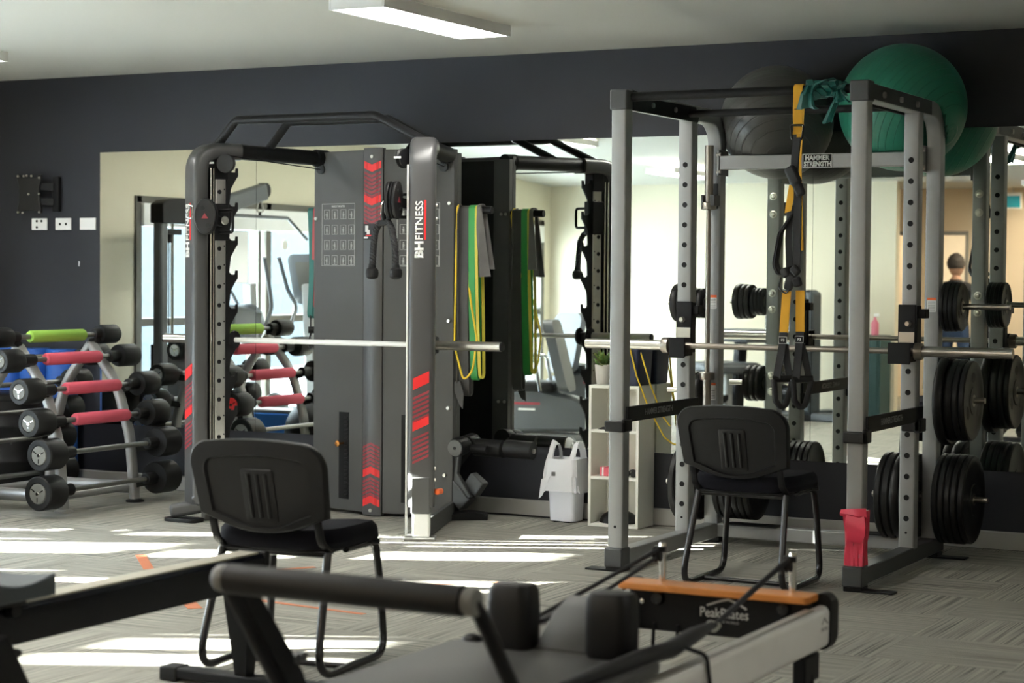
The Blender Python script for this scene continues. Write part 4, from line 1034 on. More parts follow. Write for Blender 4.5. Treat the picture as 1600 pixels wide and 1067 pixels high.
MB().tube(fillet([(bx_-.055, by_-.065, 1.38), (bx_-.062, by_-.07, 1.33), (bx_-.03, by_-.07, 1.305), (bx_-.01, by_-.07, 1.33)], .015, 5), .004, 8).build('buckle', blkg, st)
for k, (x0, x1, zy, hx, yo, h_in) in enumerate(((bx_-.030, bx_-.040, 1.318, -2.998, -.055, .0), (bx_+.026, bx_+.030, 1.322, -2.915, -.035, .0))):
    y = by_+yo
    MB().ribbon([(x0, y, zy), (x1-.002, y, zy-.185)], (.040, 0, 0), .008).build('yellow_cover', yell, st)
    MB().ribbon([(x1-.002, y, zy-.183), (x1-.006, y, zy-.235)], (.036, 0, 0), .009).build('black_sleeve', blkw, st)
    lb = MB().box(x1-.022, x1+.014, y-.0062, y-.004, zy-.232, zy-.204).build('handle_label', blk, st, smooth=False)
    text('lettering', 'P3', .012, (x1-.004, y-.0062, zy-.218), (1, 0, 0), (0, 0, 1), lettr, lb, .0008, bold=.02)
    mb = MB(); a_, b_, c_, d_ = x1-.0235, x1+.0155, zy-.2335, zy-.2025
    mb.box(a_, b_, y-.0068, y-.006, c_, c_+.0015).box(a_, b_, y-.0068, y-.006, d_-.0015, d_).box(a_, a_+.0015, y-.0068, y-.006, c_, d_).box(b_-.0015, b_, y-.0068, y-.006, c_, d_)
    mb.build('label_border', lettr, lb, smooth=False)
    zt_ = zy-.235; zg = .925
    MB().ribbon([(x1-.006, y, zt_), (hx-.012, y-.01, zg+.03), (hx-.016, y-.01, zg)], (.034, 0, .002), .008).build('handle_strap', blkw, st)
    MB().ribbon([(x1+.002, y+.006, zt_), (hx+.026, y+.02, zg+.05), (hx+.034, y+.025, zg)], (.030, 0, -.004), .008).build('handle_strap', blkw, st)
    MB().cyl((hx-.034, y-.012, zg), (hx+.05, y+.028, zg+.004), .0155, 16).build('hand_grip', rub, st)
    lp = fillet([(hx-.028, y-.012, zg), (hx-.020, y-.012, zg-.095), (hx+.0, y, zg-.125), (hx+.022, y+.01, zg-.115), (hx+.046, y+.026, zg)], .02, 5)
    MB().tube(lp, .0135, 10).build('foot_loop', blkw, st)

# ------------------------------------------------------------------ latex bands tied to the rack
def crumple(name, m, rings, label, cat, loc, extra=()):
    mb = MB()
    for rr in rings: mb.loft(rr)
    for f_ in extra: f_(mb)
    o = mb.build(name, m, None, loc); return tag(o, label, cat)
random.seed(4)
mb = MB()
# knot around the bar and two fluttering tails
for k in range(5):
    xk = -2.905+.028*k
    ring = [(xk+.012*sin(a*3+k), by_+(.034+.012*sin(a*5+k*2))*cos(a), bz_+(.036+.010*cos(a*4+k))*sin(a)) for a in [2*pi*i/16 for i in range(16)]]
    ring2 = [(p[0]+.030, p[1], p[2]) for p in ring]
    mb.loft([ring, ring2])
def tail(mb, pts, wd, n=7, ph=0):
    rr = []
    for i, p in enumerate(pts):
        f = i/(len(pts)-1); w_ = wd*(.35+.65*f)
        up_ = [(p[0]-w_/2+w_*j/n, p[1]+.010*sin(j*1.5+i*.9+ph), p[2]+.005*sin(j*1.3+i+ph)) for j in range(n+1)]
        dn = [(x, y+.003, z) for x, y, z in reversed(up_)]
        rr.append(up_+dn)
    mb.loft(rr)
tail(mb, [(-2.885, by_-.04, 2.23), (-2.895, by_-.055, 2.19), (-2.895, by_-.06, 2.14), (-2.89, by_-.058, 2.125)], .105)
tail(mb, [(-2.875, by_-.042, 2.20), (-2.85, by_-.05, 2.23), (-2.80, by_-.05, 2.25), (-2.785, by_-.045, 2.255)], .05, 5, 1)
o = mb.build('latex_band', teal, None, (-2.88, by_, 2.12)); tag(o, 'teal latex band knotted on the front pull-up bar beside the yellow strap', 'exercise band', 'teal latex bands')
mb = MB()
for k in range(2):
    xk = -2.765+.02*k
    ring = [(xk+.008*sin(a*3+k), by_+(.030+.006*sin(a*5+k*2))*cos(a), bz_+(.030+.006*cos(a*4+k))*sin(a)) for a in [2*pi*i/16 for i in range(16)]]
    mb.loft([ring, [(p[0]+.018, p[1], p[2]) for p in ring]])
tail(mb, [(-2.758, by_-.035, 2.21), (-2.762, by_-.045, 2.16), (-2.785, by_-.05, 2.10), (-2.80, by_-.05, 2.06)], .05, 5)
tail(mb, [(-2.75, by_-.037, 2.20), (-2.735, by_-.05, 2.165), (-2.725, by_-.05, 2.15)], .075, 6, 2)
o = mb.build('latex_band', teal, None, (-2.76, by_, 2.06)); tag(o, 'teal latex band end hanging close to the right front upright of the power rack', 'exercise band', 'teal latex bands')
# pink band wound round the foot of the right front upright
pk = thing('latex_band', 'bright pink latex band wound round the foot of the right front upright', 'exercise band', (XR+W/2, YF, .112))
rr = []
for i, z in enumerate((.114, .16, .21, .26, .31, .355)):
    ring = []
    for j in range(32):
        a = 2*pi*j/32; c_, s_ = cos(a), sin(a); q = max(abs(c_), abs(s_))
        d = .0415+.003*sin(j*2.7+i*.8)+.002*sin(j*5+i*2)+(.004 if i > 4 else 0)
        ring.append((XR+W/2+d*c_/q, YF+W/2+d*s_/q, z))
    rr.append(ring)
MB().loft(rr).build('wrap', pinkb, pk)
mb = MB()
x0, y0 = XR-.008, YF-.012
pts = [[(x0-.006, y0, .335), (x0+.05, y0-.014, .350), (x0+.105, y0-.006, .362), (x0+.105, y0-.003, .372), (x0+.05, y0-.010, .366), (x0-.004, y0+.002, .362)]]
mb.loft([[(x0-.012, y0-.004, .335), (x0-.012, y0-.012, .345), (x0-.008, y0-.006, .362), (x0-.004, y0+.002, .350)],
         [(x0+.03, y0-.010, .330), (x0+.03, y0-.024, .345), (x0+.03, y0-.016, .368), (x0+.03, y0+.002, .352)],
         [(x0+.075, y0-.010, .320), (x0+.075, y0-.028, .340), (x0+.075, y0-.016, .372), (x0+.075, y0+.002, .350)],
         [(x0+.108, y0-.006, .315), (x0+.112, y0-.014, .335), (x0+.106, y0-.008, .374), (x0+.104, y0+.002, .345)]])
mb.loft([[(x0+.022, y0-.018, .352), (x0+.100, y0-.018, .345), (x0+.100, y0-.014, .345), (x0+.022, y0-.012, .352)],
         [(x0+.020, y0-.034, .31), (x0+.110, y0-.026, .30), (x0+.110, y0-.020, .30), (x0+.020, y0-.028, .31)],
         [(x0+.026, y0-.030, .26), (x0+.108, y0-.030, .255), (x0+.108, y0-.024, .255), (x0+.026, y0-.024, .26)],
         [(x0+.030, y0-.016, .225), (x0+.092, y0-.018, .222), (x0+.092, y0-.012, .222), (x0+.030, y0-.010, .225)]])
mb.build('folded_tail', pinkb, pk)
# ------------------------------------------------------------------ two black visitor chairs, backs to the camera
def make_chair(label):
    t = thing('visitor_chair', label, 'chair', (0, 0, 0), 'black visitor chairs', local=True)
    # back shell: outline in the x-z plane, slightly wrapped and leaning
    def shell(w_top, w_bot, z0, zs, z1, rc, N=10):
        pts = []
        # right side up, top corner, top edge, left corner, left side, curved bottom
        pts += [(w_bot, zs)]
        for k in range(N+1): a = pi/2*k/N; pts.append((w_top-rc+rc*cos(a), z1-rc+rc*sin(a)))
        for k in range(1, 6): f = k/6; pts.append(((w_top-rc)*(1-2*f), z1+.010*(1-(2*f-1)**2)))
        for k in range(N+1): a = pi/2+pi/2*k/N; pts.append((-(w_top-rc)+rc*cos(a), z1-rc+rc*sin(a)))
        pts += [(-w_bot, zs)]
        for k in range(1, 12): f = k/12; x = -w_bot+.035+(2*w_bot-.07)*f; pts.append((x, zs-.002-(zs-z0)*(1-(2*f-1)**2)**.8))
        return pts
    def yb(x, z, d): return -.225-.085*(z-.52)/.3+.16*x*x-d     # lean and wrap
    out = shell(.258, .245, .495, .553, .812, .085); inn = shell(.195, .185, .515, .565, .752, .045)
    rings = []
    n_ = len(out)
    inset = lambda P, f: [(x*f, .665+(z-.665)*f) for x, z in P]
    rings = [[(x, yb(x, z, -.022), z) for x, z in inset(out, .965)], [(x, yb(x, z, -.012), z) for x, z in out], [(x, yb(x, z, .010), z) for x, z in out],
             [(x, yb(x, z, .020), z) for x, z in inset(out, .975)], [(x, yb(x, z, .021), z) for x, z in inset(inn, 1.03)], [(x, yb(x, z, .009), z) for x, z in inn], [(x, yb(x, z, .008), z) for x, z in inset(inn, .5)], [(x, yb(x, z, .008), z) for x, z in inset(inn, .05)]]
    mb = MB().loft(rings); o = mb.build('backrest', blkp, t)
    # raised middle panel with three ribs
    pw = .062
    P = rrect(-pw, pw, .530, .717, .010, 3)
    mb = MB().loft([[(x, yb(x, z, .006), z) for x, z in P], [(x, yb(x, z, .0115), z) for x, z in P], [(x*.94, yb(x, z, .0135), .6235+(z-.6235)*.97) for x, z in P]])
    pn = mb.build('back_panel', blkp, o)
    mb = MB()
    for rx in (-.033, 0, .033): mb.tube([(rx, yb(rx, z, .0135), z) for z in (.548, .58, .62, .66, .70)], .0075, 10)
    mb.build('rib', blkp, pn)
    # upholstered front of the back
    P = inset(out, .93)
    MB().loft([[(x, yb(x, z, -.021), z) for x, z in P], [(x, yb(x, z, -.045), z) for x, z in inset(P, .97)], [(x, yb(x, z, -.052), z) for x, z in inset(P, .8)], [(x, yb(x, z, -.053), z) for x, z in inset(P, .1)]]).build('back_cushion', fabric, t)
    # seat: padded, slightly waisted
    rr = []
    for z, f in ((.428, .86), (.434, .95), (.455, 1.0), (.485, .985), (.502, .93), (.509, .75), (.511, .3), (.511, .05)):
        ring = []
        for k in range(48):
            a = 2*pi*k/48; c_, s_ = cos(a), sin(a); q = (abs(c_)**4+abs(s_)**4)**-.25
            x = .25*f*c_*q; y = .03+.225*f*s_*q
            ring.append((x, y, z - (.010*(s_*q+1) if s_ > .5 else 0)*f + .006*(x/.245)**2))
        rr.append(ring)
    MB().loft(rr).build('seat', fabric, t)
    MB().box(-.20, .20, -.165, .185, .420, .434).build('seat_pan', blk, t, bevel=.006)
    # frame: two sled sides, cross bars, struts to the back
    for s in (-1, 1):
        x = .205*s
        pts = [(x, -.155, .425), (x+s*.026, -.285, .018), (x+s*.030, .235, .018), (x+s*.012, .225, .30), (x, .215, .425), (x, -.02, .425)]
        MB().tube(fillet(pts, [0, .09, .075, .3, .05, 0], 8), .0145, 14).build('leg_frame', blkg, t)
        st = [(x-s*.0, -.135, .427), (x-s*.002, -.20, .465), (x-s*.002, -.225, .53), (x-s*.004, -.232, .60)]
        MB().tube(fillet(st, .05, 6), 1, prof=[(a, b_) for a, b_ in rrect(-.014, .014, -.006, .006, .003, 2)], upv=(1, 0, 0)).build('back_strut', blk, t)
    MB().cyl((-.20, -.145, .418), (.20, -.145, .418), .012, 12).cyl((-.20, .15, .418), (.20, .15, .418), .012, 12).build('cross_rail', blkg, t)
    MB().cyl((-.232, -.03, .015), (.232, -.03, .015), .0105, 12).build('floor_rail', blkg, t)
    MB().tube([(.205, .16, .425), (.245, .17, .430)], .010, 10).build('link_clip', rub, t)
    return t
ch = make_chair('black visitor chair with ribbed plastic back between the power rack uprights')
ch.location = (-3.112, -1.685, 0)
dup(ch, (-3.87, -4.215, 0), 'black visitor chair with ribbed plastic back beside the rowing machine', radians(6))
# ------------------------------------------------------------------ white bin, cube shelf and what stands on it
bn = thing('waste_bin', 'white plastic bin lined with a thin carrier bag, beside the cube shelf', 'waste bin', (-4.825, -.105, 0))
xb_, yb_ = -4.825, -.105
def sq(h, w_, d_, r): return [(xb_+x, yb_+y, h) for x, y in rrect(-w_, w_, -d_, d_, r, 4)]
MB().loft([sq(.003, .070, .062, .02), sq(.008, .076, .068, .022), sq(.20, .084, .076, .022), sq(.335, .092, .083, .022), sq(.352, .094, .085, .022), sq(.352, .089, .080, .02), sq(.335, .087, .078, .02), sq(.012, .071, .063, .02)]).build('body', binw, bn)
mb = MB()
for x in (-.028, .035): mb.box(xb_+x-.018, xb_+x+.018, yb_-.071, yb_-.06, .001, .006)
mb.build('foot', rub, bn)
random.seed(11)
def bagring(h, w_, d_, amp, ph):
    out = []
    for k, (x, y) in enumerate(rrect(-w_, w_, -d_, d_, .03, 6)):
        q = 1+amp*sin(k*1.9+ph)+amp*.6*sin(k*3.7+ph*2); out.append((xb_+x*q, yb_+y*q, h+amp*.12*sin(k*2.3+ph)))
    return out
bag = MB().loft([bagring(.17, .112, .105, .06, 2.0), bagring(.21, .108, .102, .055, 1.2), bagring(.26, .106, .098, .04, .5), bagring(.31, .103, .094, .025, .2), bagring(.357, .097, .088, .01, 0), bagring(.355, .086, .077, .01, 0), bagring(.30, .078, .07, .03, 1)], caps=False)
# the two handles stand up at either side
for s in (-1, 1):
    hx = s*.072; rows = []
    for k in range(9):
        f = k/8; a = pi*f
        rows.append([(xb_+hx+s*.012-.0+.006*sin(k), yb_-.070*cos(a)*1.0, .352+.105*sin(a)), (xb_+hx-s*.016, yb_-.060*cos(a), .352+.085*sin(a)), (xb_+hx-s*.017, yb_-.058*cos(a), .351+.083*sin(a)), (xb_+hx+s*.010, yb_-.071*cos(a), .351+.103*sin(a))])
    bag.loft(rows)
    bag.loft([[(xb_+hx+s*.02, yb_-.09, .24), (xb_+hx-s*.03, yb_-.092, .25), (xb_+hx-s*.03, yb_-.089, .25), (xb_+hx+s*.02, yb_-.087, .24)], [(xb_+hx+s*.012, yb_-.085, .36), (xb_+hx-s*.02, yb_-.088, .35), (xb_+hx-s*.02, yb_-.085, .35), (xb_+hx+s*.012, yb_-.082, .36)], [(xb_+hx+s*.005, yb_-.03, .455), (xb_+hx-s*.012, yb_-.035, .44), (xb_+hx-s*.012, yb_-.032, .44), (xb_+hx+s*.005, yb_-.027, .455)]])
bag.loft([[(xb_-.11, yb_-.10, .24), (xb_-.05, yb_-.11, .26), (xb_-.05, yb_-.107, .26), (xb_-.11, yb_-.097, .24)], [(xb_-.125, yb_-.10, .13), (xb_-.10, yb_-.108, .15), (xb_-.10, yb_-.105, .15), (xb_-.125, yb_-.097, .13)]])
bag.build('bag_liner', bagm, bn, label='translucent white carrier bag')
MB().box(xb_-.045, xb_-.022, yb_-.1045, yb_-.102, .262, .285).box(xb_-.044, xb_-.026, yb_-.106, yb_-.103, .20, .232).build('bag_print', greyc, bn, smooth=False)

sh = thing('cube_shelf', 'white cube shelf with three compartments between the bin and the power rack', 'shelf', (-4.48, -.125, 0))
x0, x1, y0, y1, hh = -4.632, -4.330, -.232, -.018, .780
MB().box(x0, x0+.016, y0, y1, .001, hh).build('side_panel', shelfw, sh, bevel=.001)
MB().box(x1-.016, x1, y0, y1, .001, hh).build('side_panel', shelfw, sh, bevel=.001)
for z in (.001, .262, .520, .764): MB().box(x0+.016, x1-.016, y0+(.001 if 0 < z < .76 else 0), y1, z, z+.016).build('shelf_board', shelfw, sh, bevel=.001)
MB().box(x0+.016, x1-.016, y1-.006, y1-.001, .017, hh-.016).build('back_panel', shelfw, sh)
o = MB().sphere((-4.49, -.125, .0175), .115, 26, 14, (1.0, .75, .62)); o.v = [(x, y, max(z, .0175)) for x, y, z in o.v]
tag(o.build('exercise_pad', rub, None, (-4.49, -.125, .0175)), 'rounded black pad in the lowest compartment of the white shelf', 'pad')
t = thing('card_box', 'small pink and white box in the middle compartment of the white shelf', 'box', (-4.535, -.17, .278))
MB().box(-4.575, -4.495, -.205, -.135, .2785, .328).build('body', pinkbx, t, bevel=.002)
MB().box(-4.560, -4.551, -.2065, -.1335, .2785, .3285).box(-4.52, -4.511, -.2065, -.1335, .2785, .3285).build('stripe', white, t)
for k, lab in enumerate(('left one of two small black hand weights in the middle compartment of the shelf', 'right one of two small black hand weights in the middle compartment of the shelf')):
    xx = -4.415+.045*k
    t = thing('hand_weight', lab, 'dumbbell', (xx, -.16, .278), 'small hand weights')
    MB().cyl((xx, -.20, .297), (xx, -.12, .297), .007, 10).build('handle', steel, t)
    MB().cyl((xx, -.212, .297), (xx, -.188, .297), .0185, 8).build('head', rub, t); MB().cyl((xx, -.132, .297), (xx, -.108, .297), .0185, 8).build('head', rub, t)
tag(MB().prism([(-4.59, .5365), (-4.44, .5365), (-4.45, .552), (-4.50, .560), (-4.56, .549)], 'y', -.21, -.08).build('resistance_strap', blkw, None, (-4.52, -.15, .5365), bevel=.004), 'flat black strap folded in the top compartment of the white shelf', 'strap')
pt = thing('potted_succulent', 'small green succulent in a white pot on top of the white shelf', 'potted plant', (-4.592, -.135, .780))
MB().lathe([(0, .001), (.034, .001), (.037, .006), (.046, .10), (.046, .108), (.041, .108), (.038, .085), (0, .085)], (-4.592, -.135, .780), (0, 0, 1), 26).build('pot', pot, pt)
MB().cyl((-4.592, -.135, .85), (-4.592, -.135, .872), .039, 18).build('soil', rub, pt)
random.seed(3); ma, mb2 = MB(), MB()
for k in range(70):
    a = random.uniform(0, 2*pi); e = random.uniform(.12, 1.4); L_ = random.uniform(.05, .085)
    b0 = Vector((-4.592+random.uniform(-.015, .015), -.135+random.uniform(-.015, .015), .872+random.uniform(0, .035)))
    d = Vector((cos(a)*cos(e), sin(a)*cos(e), sin(e))); sd_ = d.cross(Vector((0, 0, 1))).normalized(); nn = sd_.cross(d)
    rr = [[b0+d*(L_*f)+sd_*(w_*c_)+nn*(w_*.35*s_) for c_, s_ in ((1, 0), (.5, .8), (-.5, .8), (-1, 0), (-.5, -.8), (.5, -.8))] for f, w_ in ((0, .002), (.4, .0065), (.75, .006), (1, .001))]
    (ma if k % 3 else mb2).loft(rr)
ma.build('leaves', leafm, pt); mb2.build('young_leaves', leafy, pt)
t = thing('storage_tub', 'dark navy plastic tub on top of the white shelf behind the rack post', 'tub', (-4.41, -.125, .780))
MB().loft([[(-4.41+x, -.125+y, z) for x, y in rrect(-w_, w_, -d_, d_, .02, 4)] for z, w_, d_ in ((.781, .062, .085), (.79, .066, .09), (.985, .074, .10), (.985, .070, .096), (.80, .06, .084))]).build('body', navyb, t)
MB().loft([[(-4.41+x, -.125+y, z) for x, y in rrect(-w_, w_, -d_, d_, .02, 4)] for z, w_, d_ in ((.972, .077, .103), (.992, .077, .103), (.992, .072, .098), (.972, .072, .098))]).build('rim', navyb, t)
tb = [[(-4.40, -.17, .90), (-4.40, -.215, 1.005), (-4.385, -.232, .98), (-4.345, -.235, .84), (-4.295, -.18, .66), (-4.235, -.10, .50), (-4.20, -.06, .46), (-4.17, -.05, .46)],
      [(-4.375, -.15, .91), (-4.365, -.19, 1.0), (-4.335, -.20, .96), (-4.30, -.16, .80), (-4.25, -.10, .62), (-4.215, -.07, .56)]]
for pts, lab in zip(tb, ('longer thin yellow exercise tube hanging from the navy tub across the shelf side', 'shorter thin yellow exercise tube hanging from the navy tub behind the longer one')):
    tag(MB().tube(fillet(pts, .05, 6), .0045, 8).build('exercise_tube', yelt, None, (-4.30, -.15, .5)), lab, 'exercise tube', 'yellow exercise tubes')
# black cord along the skirting
tag(MB().tube(fillet([(-5.40, -.05, .006), (-5.2, -.035, .006), (-4.95, -.05, .006), (-4.72, -.03, .006)], .2, 6), .005, 8).build('floor_cable', rub, None, (-5.2, -.05, 0)), 'thin black cord lying along the skirting behind the bin', 'cable')
# orange tape marks on the carpet
def tape(p0, p1, wd, lab):
    m_ = Vector(((p0[0]+p1[0])/2, (p0[1]+p1[1])/2, 0))
    tag(MB().bar((p0[0], p0[1], .0012), (p1[0], p1[1], .0012), wd, .0016).build('floor_tape', tapeo, None, tuple(m_), smooth=False), lab, 'tape', 'orange tape marks on the carpet')
tape((-6.03, -2.37), (-5.70, -2.72), .05, 'short orange tape strip on the sunlit carpet left of the chair')
tape((-5.04, -3.31), (-4.87, -3.47), .06, 'short orange tape end showing beside the rowing machine leg')
tape((-5.25, -2.53), (-5.08, -2.27), .035, 'orange tape mark on the carpet behind the left chair')
tape((-4.85, -3.16), (-4.20, -3.235), .028, 'long orange tape line on the carpet between the left chair legs')
tape((-4.44, -2.52), (-4.12, -2.23), .022, 'orange tape line in the sun patch behind the reformer foot bar')
ringm = mat('grey_end_ring', (.16, .165, .16), .5)
# ------------------------------------------------------------------ pilates reformer in the foreground
rf = thing('pilates_reformer', 'pilates reformer with grey rails, orange wooden head board and black padded foot bar', 'pilates reformer', (-2.225, -5.5, 0))
RX0, RX1 = -2.565, -1.885; RYH, RYF = -4.255, -6.75
for s, xo in ((-1, RX0), (1, RX1)):
    xi = xo-s*.048
    lo, hi = min(xo, xi), max(xo, xi)
    sec = rrect(lo, hi, .262, .388, .022, 5)
    MB().loft([[(x, y, z) for x, z in sec] for y in (RYF, RYH)]).build('side_rail', refsil, rf)
    for ya, yb2 in ((RYH-.035, RYH+.055), (RYF-.055, RYF+.035)):
        sec2 = rrect(lo-.006, hi+.006, .252, .424, .03, 5); cx_ = (lo+hi)/2
        far = yb2 if yb2 > RYH else ya; near = ya if yb2 > RYH else yb2
        MB().loft([[(x, near, z) for x, z in sec2], [(x, near+(far-near)*.6, z) for x, z in sec2], [(cx_+(x-cx_)*.8, far, .3255+(z-.3255)*.85) for x, z in sec2]]).build('rail_end_cap', rub, rf)
    for y in (-4.42, -6.55):
        lg = MB().box(lo+.004, hi-.004, y-.07, y+.06, .18, .262).build('leg_bracket', blk, rf, bevel=.006)
        MB().tube([(cx_, y, .20), (cx_+s*.02, y-.03, .02)], .022, 16).build('leg', blk, rf)
        MB().lathe([(0, .001), (.032, .001), (.032, .014), (.022, .03), (0, .03)], (cx_+s*.02, y-.03, 0), (0, 0, 1), 18).build('leg_foot', rub, rf)
    MB().box(lo+.01, hi-.01, -6.6, -4.4, .388, .392).build('carriage_track', alu, rf, smooth=False)
# head board
MB().box(RX0+.048, RX1-.048, -4.355, -4.300, .275, .402).build('head_board', blk, rf, bevel=.004)
MB().prism(rrect(RX0+.02, RX1-.032, -4.395, -4.285, .02), 'z', .4025, .425).build('head_rail', wood, rf, bevel=.004, label='orange bamboo top of the head board')
for x in (-2.418, -2.005): MB().lathe([(0, .018), (.018, .016), (.022, .006), (.022, 0), (0, 0)], (x, -4.355, .378), (0, -1, 0), 18).build('adjust_knob', blkg, rf)
mb = MB()
for k in range(5): mb.lathe([(0, .012), (.008, .01), (.008, 0), (0, 0)], (-2.47+.0*k, -4.356, .365-.0*k), (0, -1, 0), 12); break
mb.build('board_bolt', chrome, rf)
text('lettering', 'PeakPilates', .030, (-2.198, -4.356, .348), (1, 0, 0), (0, 0, 1), silvlet, rf, .0012, bold=.008, width=.158)
text('lettering', 'OUR WORLD', .008, (-2.185, -4.356, .322), (1, 0, 0), (0, 0, 1), dimlet, rf, .0012, width=.07)
mb = MB()
for pts in ([(-2.255, .369), (-2.215, .384), (-2.185, .392), (-2.15, .380), (-2.125, .366)],):
    for a_, b_ in zip(pts, pts[1:]): mb.bar((a_[0], -4.3565, a_[1]), (b_[0], -4.3565, b_[1]), .0015, .006, (0, 0, 1))
mb.build('mountain_mark', silvlet, rf, smooth=False)
mb = MB()
for pts in ([(-4.355, .342), (-4.335, .358), (-4.315, .345), (-4.30, .338)],):
    for a_, b_ in zip(pts, pts[1:]): mb.bar((RX1+.0005, a_[0], a_[1]), (RX1+.0005, b_[0], b_[1]), .0015, .005, (0, 0, 1))
mb.build('mountain_mark', dimlet, rf, smooth=False)
text('lettering', 'PEAK', .012, (RX1, -4.33, .325), (0, 1, 0), (0, 0, 1), dimlet, rf, .001, width=.06)
# catch loop under the board and springs to the foot end
MB().tube(fillet([(-2.43, -4.36, .30), (-2.43, -4.37, .215), (-2.35, -4.37, .215), (-2.35, -4.36, .30)], .012, 4), .006, 8).build('spring_hook', blk, rf)
MB().box(RX0+.048, RX1-.048, -6.70, -6.64, .275, .385).build('foot_board', blk, rf, bevel=.004)
for k in range(5):
    x = -2.40+.09*k
    pts = [(x+.010*cos(i*.9), -6.63+i*.006, .315+.010*sin(i*.9)) for i in range(100)]
    MB().tube(pts, .0022, 5).build('spring', steel, rf)
# risers with pulleys
for x in (-2.422, -1.993):
    MB().cyl((x, -4.315, .424), (x, -4.315, .535), .011, 16).build('riser', chrome, rf)
    p_ = MB().lathe([(0, -.010), (.020, -.010), (.024, -.007), (.017, 0), (.024, .007), (.020, .010), (0, .010)], (x-.006, -4.345, .512), (1, 0, .2), 18).bar((x-.02, -4.335, .528), (x+.014, -4.325, .528), .035, .016)
    p_.build('riser_pulley', rub, rf)
    MB().lathe([(0, .012), (.010, .01), (.012, 0), (0, 0)], (x, -4.315, .535), (0, 0, 1), 14).build('riser_cap', chrome, rf)
# carriage
CF = -5.44; CB = -6.22
MB().box(-2.500, -1.950, CB+.02, CF-.03, .345, .385).build('carriage_frame', blk, rf, bevel=.006)
MB().loft([[(x, y, z) for x, y in rrect(-2.525+e, -1.925-e, CB+e, CF-e, .05-e*.5, 5)] for z, e in ((.3855, .004), (.395, 0), (.413, 0), (.420, .008))]).build('carriage_pad', vinyl, rf)
for x in (-2.335, -2.055):
    def blob(z, w_, d_, r): return [(x+a, CF-.045+b_, z) for a, b_ in rrect(-w_, w_, -d_, d_, r, 5)]
    MB().loft([blob(.420, .058, .045, .03), blob(.432, .063, .05, .032), blob(.53, .0635, .05, .032), blob(.568, .062, .048, .032), blob(.584, .054, .040, .03), blob(.587, .03, .02, .015)]).build('shoulder_rest', vinylb, rf)
    MB().box(x-.02, x+.02, CF-.02, CF+.03, .36, .50).build('shoulder_post', blk, rf, bevel=.004)
hr = MB()
rr = []
for y, z0, z1, w_ in ((CF-.05, .405, .425, .085), (CF+.02, .41, .45, .095), (CF+.12, .445, .505, .105), (CF+.19, .475, .525, .105), (CF+.215, .495, .515, .095)):
    rr.append([(-2.195+a, y, z0+(z1-z0)*b_) for a, b_ in ((-w_, .2), (-w_*.9, 0), (w_*.9, 0), (w_, .2), (w_, .75), (w_*.85, 1), (-w_*.85, 1), (-w_, .75))])
hr.loft(rr).build('headrest', vinyl, rf)
tag(MB().sphere((-2.47, CF-.02, .418), .03, 16, 10, (1, .7, .7)).build('carriage_knob', rub, rf), None, None)
# foot bar
fz, fy = .70, -6.395
MB().cyl((-2.575, fy, fz), (-1.975, fy, fz), .034, 26).build('foot_bar_pad', vinylb, rf)
for s, x in ((-1, -2.590), (1, -1.958)):
    MB().lathe([(0, -.018), (.024, -.018), (.030, -.010), (.032, .0), (.030, .014), (0, .016)], (x, fy, fz), (1, 0, 0), 22).build('bar_end_ring', ringm, rf)
    arm = [(x, fy, fz), (x+s*.004, fy+.03, fz-.03), (x+s*.010, -6.12, .36)]
    MB().tube(fillet(arm, .03, 5), .017, 16).build('bar_arm', blk, rf)
    MB().box(x+s*.010-.022, x+s*.010+.022, -6.16, -6.08, .33, .40).build('bar_pivot', blk, rf, bevel=.008)
MB().prism([(-6.36, .665), (-6.29, .665), (-6.10, .44), (-6.06, .36), (-6.14, .36), (-6.16, .42)], 'x', -2.585, -2.573).build('support_plate', blk, rf, bevel=.003)
mb = MB()
for y in (-6.13, -6.10): mb.cyl((-2.592, y, .475), (-2.568, y, .475), .012, 14)
mb.build('plate_bolt', rackd, rf)
# ropes and straps
ro = thing('reformer_rope', 'black rope of the reformer running from the left riser to the carriage', 'rope', (-2.45, -4.9, .40), 'reformer ropes')
MB().tube([(-2.425, -4.345, .528), (-2.432, -4.80, .475), (-2.445, -5.10, .438), (-2.45, -5.44, .40)], .0065, 10).build('rope', blkw, ro)
MB().tube([(-2.425, -4.345, .505), (-2.465, -4.62, .44), (-2.52, -4.86, .395)], .006, 10).build('rope_return', blkw, ro)
MB().bar((-2.51, -4.80, .400), (-2.535, -5.25, .395), .05, .012).build('strap', blkw, ro)
MB().tube(fillet([(-2.52, -4.62, .405), (-2.50, -4.56, .415), (-2.535, -4.52, .41), (-2.545, -4.60, .40)], .012, 5, True), .006, 8, closed=True).build('ring', steel, ro)
ro = thing('reformer_rope', 'black rope of the reformer running from the right riser, with its strap on the rail', 'rope', (-1.98, -4.9, .40), 'reformer ropes')
MB().tube([(-1.997, -4.345, .528), (-2.01, -4.60, .472), (-2.02, -4.90, .405)], .0085, 10).build('rope', blkw, ro)
MB().tube(fillet([(-2.035, -4.88, .42), (-2.005, -4.87, .41), (-2.0, -4.93, .402), (-2.03, -4.94, .41)], .012, 5, True), .004, 8, closed=True).build('ring', steel, ro)
MB().tube([(-2.02, -4.90, .412), (-1.995, -5.10, .418), (-1.955, -5.35, .425), (-1.95, -5.55, .440), (-1.955, -5.75, .440), (-1.96, -5.95, .438)], [.012, .022, .024, .02, .018, .014], 12).build('strap', blkw, ro)
MB().tube(fillet([(-1.935, -5.30, .425), (-1.885, -5.27, .405), (-1.868, -5.29, .34), (-1.868, -5.34, .22)], .03, 5), .006, 8).build('strap_cord', blk, ro)
trackm = mat('beige_metal_track', (.46, .44, .37), .5, .2)
